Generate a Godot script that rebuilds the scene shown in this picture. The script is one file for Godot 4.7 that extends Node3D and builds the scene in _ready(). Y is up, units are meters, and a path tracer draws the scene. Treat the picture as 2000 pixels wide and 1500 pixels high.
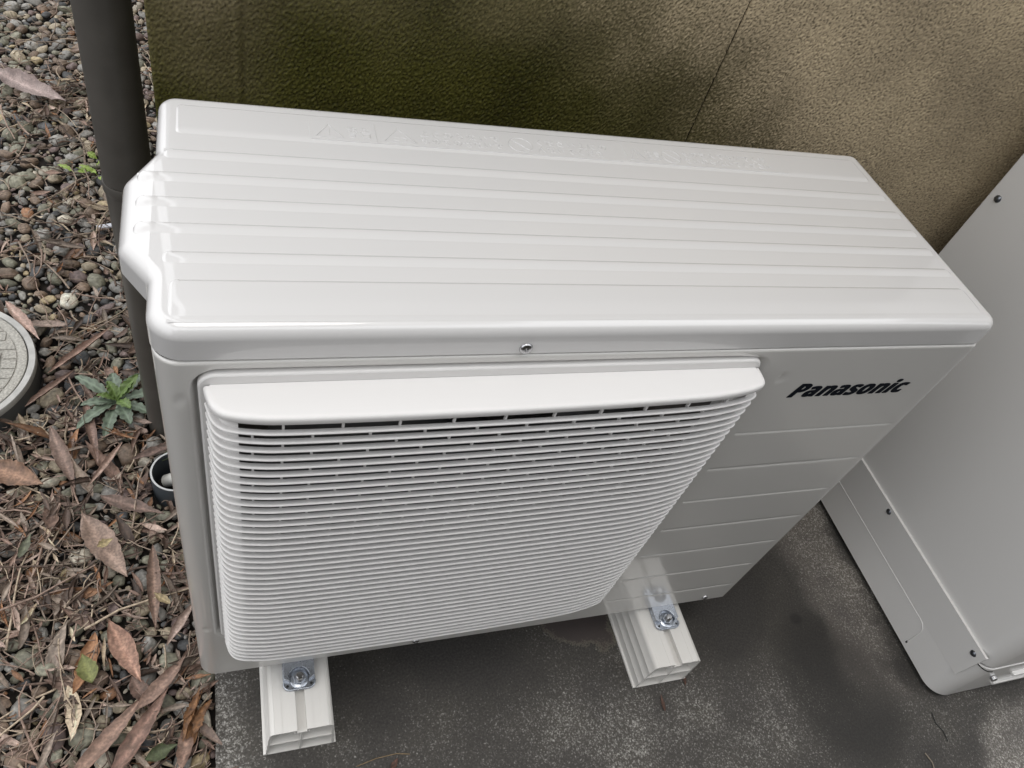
extends Node3D
# An outdoor heat-pump unit on plastic mounting blocks, seen from above: a mossy stucco
# house wall behind it, a tall tank cabinet to the right, gravel and leaf litter to the left.
# World: x to the right along the wall, y up, z towards the viewer; ground (slab top) is y = 0.

const B := 0.093            # height of the unit's underside above the slab
const WALL_Z := -0.40
var rng := RandomNumberGenerator.new()
var noise := FastNoiseLite.new()
var noise2 := FastNoiseLite.new()
var M := {}
var used := {}


# ---------------------------------------------------------------- mesh builder
class MB:
	var v := PackedVector3Array()
	var n := PackedVector3Array()
	var c := PackedColorArray()
	var t := PackedVector2Array()
	var ix := PackedInt32Array()

	func vert(p: Vector3, nn: Vector3, col := Color.WHITE, uv := Vector2.ZERO) -> int:
		v.push_back(p); n.push_back(nn); c.push_back(col); t.push_back(uv)
		return v.size() - 1

	func tri(a: int, b: int, d: int) -> void:
		var g := (v[d] - v[a]).cross(v[b] - v[a])
		if g.dot(n[a] + n[b] + n[d]) < 0.0:
			ix.push_back(a); ix.push_back(d); ix.push_back(b)
		else:
			ix.push_back(a); ix.push_back(b); ix.push_back(d)

	func quad(a: int, b: int, d: int, e: int) -> void:
		tri(a, b, d); tri(a, d, e)

	# a flat quad with its own normal, facing HINT
	func face(a: Vector3, b: Vector3, d: Vector3, e: Vector3, hint: Vector3, col := Color.WHITE) -> void:
		var g := (b - a).cross(d - a)
		if g.length_squared() < 1e-18:
			g = (d - a).cross(e - a)
		g = g.normalized()
		if g.dot(hint) < 0.0:
			g = -g
		quad(vert(a, g, col), vert(b, g, col), vert(d, g, col), vert(e, g, col))

	# rows of points: smooth normals by differences; SGN turns them
	func grid(rows: Array, sgn := 1.0, cols: Array = [], closed := false) -> void:
		var h := rows.size()
		var w: int = rows[0].size()
		var base := v.size()
		for i in h:
			var r: PackedVector3Array = rows[i]
			var r0: PackedVector3Array = rows[maxi(i - 1, 0)]
			var r1: PackedVector3Array = rows[mini(i + 1, h - 1)]
			for j in w:
				var jl := j - 1
				var jr := j + 1
				if closed:
					jl = (j - 1 + w) % w; jr = (j + 1) % w
				else:
					jl = maxi(jl, 0); jr = mini(jr, w - 1)
				var g := (r[jr] - r[jl]).cross(r1[j] - r0[j]) * sgn
				g = g.normalized() if g.length_squared() > 1e-20 else Vector3.UP
				vert(r[j], g, cols[i][j] if cols.size() else Color.WHITE, Vector2(float(j) / w, float(i) / h))
		for i in h - 1:
			for j in (w if closed else w - 1):
				var k := (j + 1) % w
				quad(base + i * w + j, base + i * w + k, base + (i + 1) * w + k, base + (i + 1) * w + j)

	func append(o: MB, xf: Transform3D, col := Color.WHITE) -> void:
		var base := v.size()
		var nb := xf.basis.inverse().transposed()
		for i in o.v.size():
			v.push_back(xf * o.v[i]); n.push_back((nb * o.n[i]).normalized())
			c.push_back(o.c[i] * col); t.push_back(o.t[i])
		for k in o.ix:
			ix.push_back(base + k)

	# turn the triangles to agree with normals that were changed after they were made
	func fix() -> void:
		for i in range(0, ix.size(), 3):
			var g := (v[ix[i + 2]] - v[ix[i]]).cross(v[ix[i + 1]] - v[ix[i]])
			if g.dot(n[ix[i]] + n[ix[i + 1]] + n[ix[i + 2]]) < 0.0:
				var k := ix[i + 1]
				ix[i + 1] = ix[i + 2]
				ix[i + 2] = k

	func mesh() -> ArrayMesh:
		var a := []
		a.resize(Mesh.ARRAY_MAX)
		a[Mesh.ARRAY_VERTEX] = v; a[Mesh.ARRAY_NORMAL] = n; a[Mesh.ARRAY_COLOR] = c
		a[Mesh.ARRAY_TEX_UV] = t; a[Mesh.ARRAY_INDEX] = ix
		var m := ArrayMesh.new()
		m.add_surface_from_arrays(Mesh.PRIMITIVE_TRIANGLES, a)
		return m


# ---------------------------------------------------------------- scene helpers
func numbered(called: String) -> String:
	var k: int = used.get(called, 0)
	used[called] = k + 1
	return called if k == 0 else "%s_%03d" % [called, k]


func part(called: String, mesh: Mesh, m: Material, parent: Node3D) -> MeshInstance3D:
	var o := MeshInstance3D.new()
	o.mesh = mesh
	o.material_override = m
	o.name = called if parent != self else numbered(called)
	parent.add_child(o, true)
	return o


func tag(o: Node, label: String, category: String, group := "") -> Node:
	o.set_meta("label", label)
	o.set_meta("category", category)
	if group:
		o.set_meta("group", group)
	return o


func thing(called: String, label: String, category: String, at := Vector3.ZERO, group := "") -> Node3D:
	var o := Node3D.new()
	o.name = numbered(called)
	add_child(o, true)
	o.position = at
	tag(o, label, category, group)
	return o


func struct(called: String, mesh: Mesh, m: Material) -> MeshInstance3D:
	var o := part(called, mesh, m, self)
	o.set_meta("kind", "structure")
	return o


# ---------------------------------------------------------------- shape helpers
func round_poly(pts: Array, radii: Array, seg := 6) -> PackedVector2Array:
	var out := PackedVector2Array()
	var k := pts.size()
	for i in k:
		var p: Vector2 = pts[i]
		var a: Vector2 = (pts[(i - 1 + k) % k] - p)
		var b: Vector2 = (pts[(i + 1) % k] - p)
		var r: float = radii[i]
		if r <= 0.0:
			out.push_back(p)
			continue
		var half := acos(clampf(a.normalized().dot(b.normalized()), -1, 1)) / 2.0
		var d := minf(r / tan(half), minf(a.length(), b.length()) * 0.49)
		r = d * tan(half)
		var c := p + (a.normalized() + b.normalized()).normalized() * (r / sin(half))
		var s := p + a.normalized() * d - c
		var e := p + b.normalized() * d - c
		var ang := s.angle_to(e)
		for q in seg + 1:
			out.push_back(c + s.rotated(ang * q / seg))
	return out


func poly_normals(poly: PackedVector2Array) -> PackedVector2Array:
	var area := 0.0
	var k := poly.size()
	for i in k:
		area += poly[i].cross(poly[(i + 1) % k])
	var s := 1.0 if area > 0 else -1.0
	var out := PackedVector2Array()
	for i in k:
		var e0 := (poly[i] - poly[(i - 1 + k) % k]).normalized()
		var e1 := (poly[(i + 1) % k] - poly[i]).normalized()
		var m0 := Vector2(e0.y, -e0.x) * s
		var m1 := Vector2(e1.y, -e1.x) * s
		var m := m0 + m1
		out.push_back(m.normalized() if m.length() > 1e-6 else m0)
	return out


# A polygon given a height: PLACE maps (x, y, h) to space; edges rounded by R at the top (h1) end
func prism(mb: MB, poly: PackedVector2Array, h0: float, h1: float, r: float, place: Callable, bottom := false, col := Color.WHITE) -> void:
	var nn := poly_normals(poly)
	var k := poly.size()
	var o: Vector3 = place.call(0.0, 0.0, 0.0)
	var ex: Vector3 = place.call(1.0, 0.0, 0.0) - o
	var ey: Vector3 = place.call(0.0, 1.0, 0.0) - o
	var eh: Vector3 = place.call(0.0, 0.0, 1.0) - o
	var area := 0.0
	for i in k:
		area += poly[i].cross(poly[(i + 1) % k])
	var rings := [[0.0, h0, 0.0]]
	if r > 0.0:
		for q in 4:
			var a := PI / 2 * q / 3.0
			rings.append([r * (1 - cos(a)), h1 - r * (1 - sin(a)), a])
	else:
		rings.append([0.0, h1, 0.0])
	# sides: split normals at sharp corners
	for i in k:
		var j := (i + 1) % k
		var e := (poly[j] - poly[i]).normalized()
		var fl := Vector2(e.y, -e.x) * (1.0 if area > 0 else -1.0)
		var na := nn[i] if nn[i].dot(fl) > 0.9 else fl
		var nb := nn[j] if nn[j].dot(fl) > 0.9 else fl
		var prev := []
		for q in rings:
			var pa: Vector2 = poly[i] - nn[i] * q[0]
			var pb: Vector2 = poly[j] - nn[j] * q[0]
			var va: Vector3 = (ex * na.x + ey * na.y) * cos(q[2]) + eh * sin(q[2])
			var vb: Vector3 = (ex * nb.x + ey * nb.y) * cos(q[2]) + eh * sin(q[2])
			var ia := mb.vert(place.call(pa.x, pa.y, q[1]), va.normalized(), col)
			var ib := mb.vert(place.call(pb.x, pb.y, q[1]), vb.normalized(), col)
			if prev.size():
				mb.quad(prev[0], prev[1], ib, ia)
			prev = [ia, ib]
	var inner := PackedVector2Array()
	for i in k:
		inner.push_back(poly[i] - nn[i] * r)
	cap(mb, inner, h1, place, eh.normalized(), col)
	if bottom:
		cap(mb, poly, h0, place, -eh.normalized(), col)


func cap(mb: MB, poly: PackedVector2Array, h: float, place: Callable, nn: Vector3, col := Color.WHITE) -> void:
	var tr := Geometry2D.triangulate_polygon(poly)
	var base := mb.v.size()
	for p in poly:
		mb.vert(place.call(p.x, p.y, h), nn, col, p)
	for i in range(0, tr.size(), 3):
		mb.tri(base + tr[i], base + tr[i + 1], base + tr[i + 2])


func flat_xz(x: float, y: float, h: float) -> Vector3:      # polygon in plan, height up
	return Vector3(x, h, y)


func flat_xy(x: float, y: float, h: float) -> Vector3:      # polygon in elevation, depth towards the viewer
	return Vector3(x, y, h)


# a box with rounded edges
func rbox(mb: MB, c: Vector3, s: Vector3, r: float, col := Color.WHITE) -> void:
	var hs := s / 2
	r = minf(r, minf(hs.x, minf(hs.y, hs.z)) * 0.98)
	for ax in 3:
		for sg in [-1.0, 1.0]:
			var a := (ax + 1) % 3
			var b := (ax + 2) % 3
			var us := [-hs[a], -hs[a] + r * 0.3, -hs[a] + r, hs[a] - r, hs[a] - r * 0.3, hs[a]]
			var vs := [-hs[b], -hs[b] + r * 0.3, -hs[b] + r, hs[b] - r, hs[b] - r * 0.3, hs[b]]
			var base := mb.v.size()
			for u in us:
				for w in vs:
					var p := Vector3.ZERO
					p[ax] = sg * hs[ax]; p[a] = u; p[b] = w
					var q := p.clamp(-hs + Vector3.ONE * r, hs - Vector3.ONE * r)
					var nn := (p - q).normalized()
					mb.vert(c + q + nn * r, nn, col)
			for i in 5:
				for j in 5:
					mb.quad(base + i * 6 + j, base + i * 6 + j + 1, base + (i + 1) * 6 + j + 1, base + (i + 1) * 6 + j)


# a lathe round the y axis: PROFILE of Vector2(radius, y); sharp where the outline bends by over 40 degrees
func lathe(mb: MB, profile: Array, seg: int, xf := Transform3D.IDENTITY, col := Color.WHITE, a0 := 0.0, a1 := TAU) -> void:
	for i in profile.size() - 1:
		var p: Vector2 = profile[i]
		var q: Vector2 = profile[i + 1]
		var d := (q - p).normalized()
		var m := Vector2(d.y, -d.x)
		var mp := m
		var mq := m
		if i > 0:
			var d0: Vector2 = (p - profile[i - 1]).normalized()
			if d0.dot(d) > 0.75:
				mp = (m + Vector2(d0.y, -d0.x)).normalized()
		if i < profile.size() - 2:
			var d1: Vector2 = (profile[i + 2] - q).normalized()
			if d1.dot(d) > 0.75:
				mq = (m + Vector2(d1.y, -d1.x)).normalized()
		var prev := []
		for k in seg + 1:
			var a := a0 + (a1 - a0) * k / seg
			var cs := cos(a)
			var sn := sin(a)
			var i0 := mb.vert(xf * Vector3(p.x * cs, p.y, p.x * sn), xf.basis * Vector3(mp.x * cs, mp.y, mp.x * sn), col)
			var i1 := mb.vert(xf * Vector3(q.x * cs, q.y, q.x * sn), xf.basis * Vector3(mq.x * cs, mq.y, mq.x * sn), col)
			if prev.size():
				mb.quad(prev[0], i0, i1, prev[1])
			prev = [i0, i1]


func tube(mb: MB, path: Array, radii: Array, seg: int, col := Color.WHITE, ends := true) -> void:
	var rows := []
	var side := Vector3.UP
	for i in path.size():
		var d: Vector3 = (path[mini(i + 1, path.size() - 1)] - path[maxi(i - 1, 0)]).normalized()
		if i == 0:
			side = d.cross(Vector3(0.3, 1, 0.2)).normalized()
		side = (side - d * side.dot(d)).normalized()
		var up := d.cross(side)
		var r := PackedVector3Array()
		for k in seg:
			var a := TAU * k / seg
			r.push_back(path[i] + (side * cos(a) + up * sin(a)) * radii[i])
		rows.append(r)
	var base := mb.v.size()
	for i in rows.size():
		for k in seg:
			mb.vert(rows[i][k], (rows[i][k] - path[i]).normalized(), col)
	for i in rows.size() - 1:
		for k in seg:
			mb.quad(base + i * seg + k, base + i * seg + (k + 1) % seg, base + (i + 1) * seg + (k + 1) % seg, base + (i + 1) * seg + k)
	if ends:
		for e in [0, rows.size() - 1]:
			var d: Vector3 = (path[e] - path[1 if e == 0 else e - 1]).normalized()
			var cc := mb.vert(path[e], d, col)
			var b2 := mb.v.size()
			for k in seg:
				mb.vert(rows[e][k], d, col)
			for k in seg:
				mb.tri(cc, b2 + k, b2 + (k + 1) % seg)


func sstep(a: float, b: float, x: float) -> float:
	return smoothstep(a, b, x)


# ---------------------------------------------------------------- materials
func mat(called: String, lin: Color, rough: float, metal := 0.0, vcol := false) -> StandardMaterial3D:
	var m := StandardMaterial3D.new()
	m.resource_name = called
	m.albedo_color = lin.linear_to_srgb()
	m.roughness = rough
	m.metallic = metal
	m.vertex_color_use_as_albedo = vcol
	M[called] = m
	return m


func noise_tex(freq: float, octaves: int, lo: float, hi: float, size := 512, s := 1, normal := 0.0) -> NoiseTexture2D:
	var f := FastNoiseLite.new()
	f.noise_type = FastNoiseLite.TYPE_SIMPLEX_SMOOTH
	f.frequency = freq
	f.fractal_octaves = octaves
	f.seed = s
	var t := NoiseTexture2D.new()
	t.width = size
	t.height = size
	t.seamless = true
	t.noise = f
	if normal > 0.0:
		t.as_normal_map = true
		t.bump_strength = normal
	else:
		var g := Gradient.new()
		g.set_color(0, Color(lo, lo, lo))
		g.set_color(1, Color(hi, hi, hi))
		t.color_ramp = g
	return t


func triplanar(m: StandardMaterial3D, tex: Texture2D, scale: float) -> void:
	m.albedo_texture = tex
	m.uv1_triplanar = true
	m.uv1_world_triplanar = true
	m.uv1_scale = Vector3.ONE * scale


func materials() -> void:
	var m := mat("lid_paint", Color(0.612, 0.604, 0.599), 0.35)
	m.metallic_specular = 0.6
	m.clearcoat_enabled = true
	m.clearcoat = 1.0
	m.clearcoat_roughness = 0.03
	m = mat("body_paint", Color(0.585, 0.574, 0.552), 0.32)
	m.metallic_specular = 0.6
	m.clearcoat_enabled = true
	m.clearcoat = 1.0
	m.clearcoat_roughness = 0.09
	m = mat("grille_plastic", Color(0.70, 0.688, 0.678), 0.5)
	m = mat("block_plastic", Color(0.69, 0.675, 0.645), 0.42)
	m = mat("tank_paint", Color(0.75, 0.740, 0.725), 0.38)
	m.clearcoat_enabled = true
	m.clearcoat = 0.5
	m.clearcoat_roughness = 0.15
	mat("dark_inside", Color(0.14, 0.128, 0.118), 0.7)
	mat("seam_black", Color(0.012, 0.012, 0.012), 0.8)
	mat("fan_plastic", Color(0.05, 0.05, 0.052), 0.5)
	m = mat("zinc", Color(0.42, 0.45, 0.50), 0.36, 0.9)
	m.roughness_texture = noise_tex(0.03, 4, 0.55, 1.0, 256, 9)
	m.uv1_triplanar = true
	m.uv1_world_triplanar = true
	m.uv1_scale = Vector3.ONE * 8.0
	mat("steel", Color(0.45, 0.45, 0.46), 0.22, 1.0)
	mat("dark_steel", Color(0.16, 0.17, 0.19), 0.3, 0.9)
	mat("logo_ink", Color(0.005, 0.007, 0.012), 0.6).metallic_specular = 0.2
	m = mat("pipe_plastic", Color(0.088, 0.081, 0.072), 0.42)
	triplanar(m, noise_tex(0.012, 5, 0.86, 1.0, 512, 5), 3.0)
	m = mat("stub_plastic", Color(0.060, 0.070, 0.080), 0.35)
	mat("stub_rim", Color(0.52, 0.53, 0.53), 0.5)
	mat("hose_plastic", Color(0.74, 0.74, 0.70), 0.45)
	m = mat("stucco", Color(1, 1, 1), 0.62, 0.0, true)
	m.metallic_specular = 0.35
	m = mat("stone", Color(1, 1, 1), 0.6, 0.0, true)
	triplanar(m, noise_tex(0.03, 5, 0.55, 1.0, 512, 6), 9.0)
	m = mat("dry_leaf", Color(1, 1, 1), 0.62, 0.0, true)
	m.backlight_enabled = true
	m.backlight = Color(0.18, 0.12, 0.08)
	triplanar(m, noise_tex(0.03, 5, 0.62, 1.0, 512, 7), 12.0)
	m = mat("wood", Color(1, 1, 1), 0.75, 0.0, true)
	triplanar(m, noise_tex(0.04, 4, 0.6, 1.0, 256, 8), 14.0)
	m = mat("green_leaf", Color(1, 1, 1), 0.5, 0.0, true)
	m.backlight_enabled = true
	m.backlight = Color(0.15, 0.22, 0.06)
	m = mat("soil", Color(0.035, 0.026, 0.02), 0.9)
	triplanar(m, noise_tex(0.03, 5, 0.4, 1.0, 512, 11), 4.0)
	m.heightmap_enabled = false
	m = mat("cover_resin", Color(0.54, 0.52, 0.47), 0.7)
	triplanar(m, noise_tex(0.05, 5, 0.66, 1.0, 512, 12), 8.0)
	m.normal_enabled = true
	m.normal_texture = noise_tex(0.08, 4, 0, 1, 512, 13, 4.0)
	m.normal_scale = 0.5
	m = mat("cover_ring", Color(0.50, 0.495, 0.475), 0.5)
	triplanar(m, noise_tex(0.02, 4, 0.85, 1.0, 256, 14), 6.0)
	mat("cover_side", Color(0.11, 0.115, 0.12), 0.6)
	mat("scrap", Color(0.62, 0.64, 0.70), 0.5)


# ---------------------------------------------------------------- the world
func _ready() -> void:
	rng.seed = 20
	noise.seed = 3
	noise.frequency = 1.0
	noise2.seed = 8
	noise2.frequency = 1.0
	var cam := Camera3D.new()
	cam.name = "camera"
	var r0 := Vector3(0.94004, 0.23996, 0.24237)
	var r1 := Vector3(-0.03401, -0.64114, 0.76667)
	var r2 := Vector3(0.33937, -0.72894, -0.59454)
	cam.transform = Transform3D(Basis(r0, -r1, -r2).orthonormalized(), Vector3(0.06095, 1.03680 + B, 0.38400))
	cam.fov = 53.495
	cam.near = 0.02
	cam.far = 200.0
	add_child(cam)
	cam.make_current()

	var env := Environment.new()
	env.background_mode = Environment.BG_SKY
	var sm := ProceduralSkyMaterial.new()     # an even overcast, brightest overhead
	sm.sky_top_color = Color(0.985, 0.99, 1.0)
	sm.sky_horizon_color = Color(0.595, 0.597, 0.60)
	sm.sky_curve = 0.35
	sm.sky_energy_multiplier = 1.5
	sm.ground_bottom_color = Color(0.12, 0.11, 0.10)
	sm.ground_horizon_color = Color(0.35, 0.35, 0.34)
	var sky := Sky.new()
	sky.sky_material = sm
	env.sky = sky
	env.tonemap_mode = Environment.TONE_MAPPER_LINEAR
	env.tonemap_exposure = 1.0
	env.sdfgi_enabled = true
	env.ssao_enabled = true
	env.ssil_enabled = true
	var we := WorldEnvironment.new()
	we.name = "environment"
	we.environment = env
	add_child(we)
	var sun := DirectionalLight3D.new()
	sun.name = "sun"
	sun.light_energy = 0.3
	sun.light_color = Color(1.0, 0.985, 0.965)
	sun.light_angular_distance = 25.0
	sun.shadow_enabled = true
	sun.rotation_degrees = Vector3(-85, -60, 0)
	add_child(sun)

	materials()
	ground()
	slab()
	wall()
	tank()
	downpipe()
	unit()
	blocks()
	boundary_wall()
	drain()
	inspection_cover()
	gravel()
	plants()
	litter()
	slab_bits()


# ---------------------------------------------------------------- ground and slab
func ground() -> void:
	var mb := MB.new()
	var y := -0.024
	mb.face(Vector3(-60, y, -60), Vector3(60, y, -60), Vector3(60, y, 60), Vector3(-60, y, 60), Vector3.UP)
	struct("ground", mb.mesh(), M.soil)


func blob(x: float, z: float, cx: float, cz: float, rx: float, rz: float) -> float:
	var d := Vector2((x - cx) / rx, (z - cz) / rz).length()
	return clampf(1.0 - d, 0.0, 1.0)


func slab() -> void:
	# stain and grit texture for the part in view (0..1.5 m, -0.45..0.75 m)
	var w := 1600
	var h := 1280
	var fine := FastNoiseLite.new()
	fine.noise_type = FastNoiseLite.TYPE_CELLULAR
	fine.cellular_return_type = FastNoiseLite.RETURN_CELL_VALUE
	fine.frequency = 0.52
	fine.seed = 4
	fine.domain_warp_enabled = true
	fine.domain_warp_amplitude = 3.0
	fine.domain_warp_frequency = 0.2
	var fi := fine.get_image(w, h, false, false, false)
	var grain := FastNoiseLite.new()
	grain.noise_type = FastNoiseLite.TYPE_SIMPLEX_SMOOTH
	grain.frequency = 0.22
	grain.fractal_octaves = 4
	var gi := grain.get_image(w, h, false, false, false)
	var big := FastNoiseLite.new()
	big.noise_type = FastNoiseLite.TYPE_SIMPLEX_SMOOTH
	big.frequency = 0.006
	big.fractal_octaves = 6
	big.seed = 7
	var bi := big.get_image(w, h, false, false, false)
	var fd := fi.get_data()
	var gd := gi.get_data()
	var bd := bi.get_data()
	var out := PackedByteArray()
	out.resize(w * h * 3)
	var bump := PackedByteArray()
	bump.resize(w * h)
	for j in h:
		var z := -0.45 + 1.2 * j / h
		for i in w:
			var x := 1.5 * i / w
			var k := j * w + i
			var f := fd[k] / 255.0
			var g := gd[k] / 255.0
			var b := bd[k] / 255.0
			# how worn (pale, gritty) the surface is here
			var worn := 0.46 + (b - 0.5) * 1.0
			worn += 0.42 * blob(x, z, 0.62, 0.15, 0.28, 0.13) + 0.36 * blob(x, z, 0.92, 0.16, 0.2, 0.12)
			worn += 0.7 * clampf(1.0 - (x - 0.0187) / 0.045, 0.0, 1.0)
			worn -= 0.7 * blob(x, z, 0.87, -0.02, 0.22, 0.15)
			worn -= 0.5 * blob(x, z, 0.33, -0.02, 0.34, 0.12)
			var band := smoothstep(0.09, 0.02, absf(x - (1.085 + (b - 0.5) * 0.12))) * smoothstep(0.22, 0.12, z)
			var puddle := smoothstep(0.0, 0.25, blob(x, z, 1.33, 0.36, 0.17, 0.15) + (b - 0.5) * 0.2)
			worn += band * 0.35 + puddle * 0.5
			var damp := smoothstep(0.0, 0.5, blob(x, z, 1.0, 0.15, 0.13, 0.16) + (b - 0.5) * 0.6)
			worn -= damp * 0.55
			worn = clampf(worn, 0.0, 1.0)
			var v := 0.016 + 0.028 * g + 0.050 * band * (0.6 + b * 0.8) + 0.05 * puddle + 0.03 * worn
			v *= (0.72 + 0.56 * g) * (1.0 - 0.35 * damp)
			var grit := smoothstep(0.86 - 0.46 * worn, 1.0, f) * (0.25 + 1.3 * g)
			var gv := grit * (0.12 + 0.36 * worn)
			var tint := b - 0.5
			var cr := v * (1.06 + tint * 0.06 + band * 0.02) + gv
			var cg := v * (0.96 + tint * 0.05) + gv * 0.98
			var cb := v * (0.84 - tint * 0.05) + gv * 0.93
			# a smooth maroon patch where a skin of the slab came off
			var mp := blob(x, z, 0.592, -0.035, 0.085, 0.07) + (b - 0.5) * 1.1 + (g - 0.5) * 0.2 - 0.12
			if blob(x, z, 0.592, -0.035, 0.085, 0.07) <= 0.0:
				mp = 0.0
			if mp > 0.15:
				var e := smoothstep(0.15, 0.22, mp)
				var rim := smoothstep(0.15, 0.19, mp) * smoothstep(0.27, 0.2, mp)
				cr = lerpf(cr, 0.052, e) + rim * 0.06
				cg = lerpf(cg, 0.040, e) + rim * 0.06
				cb = lerpf(cb, 0.038, e) + rim * 0.04
			var spot := smoothstep(0.35, 0.6, blob(x, z, 0.977, 0.022, 0.022, 0.018) + (g - 0.5) * 0.5)
			var keep := 1.0 - 0.5 * spot
			out[k * 3] = int(255.0 * pow(clampf(cr * keep, 0, 1), 0.4545))
			out[k * 3 + 1] = int(255.0 * pow(clampf(cg * keep, 0, 1), 0.4545))
			out[k * 3 + 2] = int(255.0 * pow(clampf(cb * keep, 0, 1), 0.4545))
			bump[k] = int(clampf(110.0 + (g - 0.5) * 150.0 + grit * 60.0 - mp * 50.0, 0, 255))
	var m := mat("concrete", Color(1, 1, 1), 0.78)
	m.albedo_texture = ImageTexture.create_from_image(Image.create_from_data(w, h, false, Image.FORMAT_RGB8, out))
	m.heightmap_enabled = true
	m.heightmap_texture = ImageTexture.create_from_image(Image.create_from_data(w, h, false, Image.FORMAT_L8, bump))
	m.heightmap_scale = 0.06
	m.texture_repeat = true
	var mb := MB.new()
	var ex := 0.0187
	# the left edge is chipped a little
	var ps := PackedVector2Array()
	for i in 80:
		var z := 2.0 - 2.385 * i / 79.0
		ps.push_back(Vector2(ex + noise.get_noise_2d(z * 60, 5.0) * 0.0014 + noise.get_noise_2d(z * 14, 9.0) * 0.0016, z))
	ps.push_back(Vector2(4, -0.385))
	ps.push_back(Vector2(4, 2.0))
	prism(mb, ps, -0.12, 0.0, 0.002, flat_xz)
	for i in mb.v.size():
		mb.t[i] = Vector2(mb.v[i].x / 1.5, (mb.v[i].z + 0.45) / 1.2)
	struct("concrete_slab", mb.mesh(), m)


# ---------------------------------------------------------------- the stucco house wall
func wall() -> void:
	var o := thing("house_wall", "rough stucco house wall, mossy dark green at left and brown at right, behind the white unit", "wall")
	var cell := FastNoiseLite.new()
	cell.noise_type = FastNoiseLite.TYPE_CELLULAR
	cell.cellular_return_type = FastNoiseLite.RETURN_DISTANCE
	cell.frequency = 290.0
	cell.seed = 2
	var sim := FastNoiseLite.new()
	sim.noise_type = FastNoiseLite.TYPE_SIMPLEX_SMOOTH
	sim.frequency = 300.0
	sim.fractal_octaves = 2
	sim.fractal_lacunarity = 2.3
	var big := FastNoiseLite.new()
	big.noise_type = FastNoiseLite.TYPE_SIMPLEX_SMOOTH
	big.frequency = 5.0
	big.fractal_octaves = 5
	var x0 := -0.0092
	var seams := [x0, 0.6255, 0.6267, 1.40]
	for pi in 2:
		var xa: float = seams[pi * 2]
		var xb: float = seams[pi * 2 + 1]
		var mb := MB.new()
		var rows := []
		var cols := []
		var step := 0.0015
		var nx := int((xb - xa) / step)
		var ny := int(0.62 / step)
		for j in ny + 1:
			var y := 0.42 + 0.62 * j / ny
			var r := PackedVector3Array()
			var rc := PackedColorArray()
			for i in nx + 1:
				var x := xa + (xb - xa) * i / nx
				var b := big.get_noise_2d(x, y)
				var d := clampf(1.0 + cell.get_noise_2d(x * 1.0 + 0.004 * b, y), 0.0, 1.0)
				var s := sim.get_noise_2d(x, y)
				var streak := big.get_noise_2d(x * 3.2 + 40.0, y * 0.55)
				# moss eats the left part; it thins out to the upper right
				var mossy := smoothstep(0.28, -0.34, x - 0.71 + (y - 0.66) * 1.2 + b * 0.045 + streak * 0.04 + s * 0.16)
				mossy *= 1.0 - 0.30 * smoothstep(0.70, 0.80, y + b * 0.06)
				mossy *= 1.0 - 0.45 * smoothstep(0.1, 0.0, absf(x - 0.045) - 0.01) * smoothstep(0.62, 0.72, y + b * 0.05)
				var hgt := (1.0 - d) * 0.0025 + s * 0.0008
				hgt += mossy * s * 0.0006
				if pi == 0:                        # a drip line of grout down the left part
					hgt += 0.0018 * exp(-pow((x - 0.0725 - 0.001 * b) / 0.0035, 2.0)) - 0.0022 * exp(-pow((x - 0.078) / 0.003, 2.0))
				var edge := minf(x - xa, xb - x)
				hgt -= 0.003 * smoothstep(0.0022, 0.0, edge)
				r.push_back(Vector3(x, y, WALL_Z + hgt))
				var pit := smoothstep(-0.18, -0.5, s)
				var bare := Color(0.40, 0.325, 0.215) * (1.0 + b * 0.35) * (1.0 - 0.6 * pit)
				var green := Color(0.050, 0.047, 0.009) * (1.0 + b * 0.5 + s * 0.4)
				var mid := Color(0.105, 0.088, 0.042) * (1.0 + b * 0.3)
				var q := clampf(mossy + s * 0.12, 0.0, 1.0)
				var col := bare.lerp(mid, smoothstep(0.0, 0.55, q)).lerp(green, smoothstep(0.4, 1.0, q))
				col *= 1.0 + s * 0.55 - (1.0 - d) * 0.0
				col.a = 1.0
				rc.push_back(col)
			rows.append(r)
			cols.append(rc)
		mb.grid(rows, 1.0, cols)
		# the rest of the wall round this patch, plain
		var cc := Color(0.17, 0.145, 0.10) if pi == 1 else Color(0.11, 0.098, 0.06)
		var zf := WALL_Z - 0.0002
		var xe := xb if pi == 0 else 3.5
		mb.face(Vector3(xa, -0.1, zf), Vector3(xe, -0.1, zf), Vector3(xe, 0.42, zf), Vector3(xa, 0.42, zf), Vector3(0, 0, 1), Color(0.06, 0.056, 0.025) if pi == 0 else Color(0.13, 0.11, 0.075))
		mb.face(Vector3(xa, 1.04, zf), Vector3(xe, 1.04, zf), Vector3(xe, 3.2, zf), Vector3(xa, 3.2, zf), Vector3(0, 0, 1), cc)
		if pi == 1:
			mb.face(Vector3(xb, 0.42, zf), Vector3(xe, 0.42, zf), Vector3(xe, 1.04, zf), Vector3(xb, 1.04, zf), Vector3(0, 0, 1), cc)
		part("stucco_panel", mb.mesh(), M.stucco, o)
	var core := MB.new()
	core.face(Vector3(x0 + 0.0005, -0.1, WALL_Z - 0.005), Vector3(x0 + 0.0005, -0.1, -4.0), Vector3(x0 + 0.0005, 3.2, -4.0), Vector3(x0 + 0.0005, 3.2, WALL_Z - 0.005), Vector3(-1, 0, 0), Color(0.11, 0.1, 0.06))
	core.face(Vector3(x0, -0.1, WALL_Z - 0.0055), Vector3(3.5, -0.1, WALL_Z - 0.0055), Vector3(3.5, 3.2, WALL_Z - 0.0055), Vector3(x0, 3.2, WALL_Z - 0.0055), Vector3(0, 0, 1), Color(0.015, 0.014, 0.01))
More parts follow.
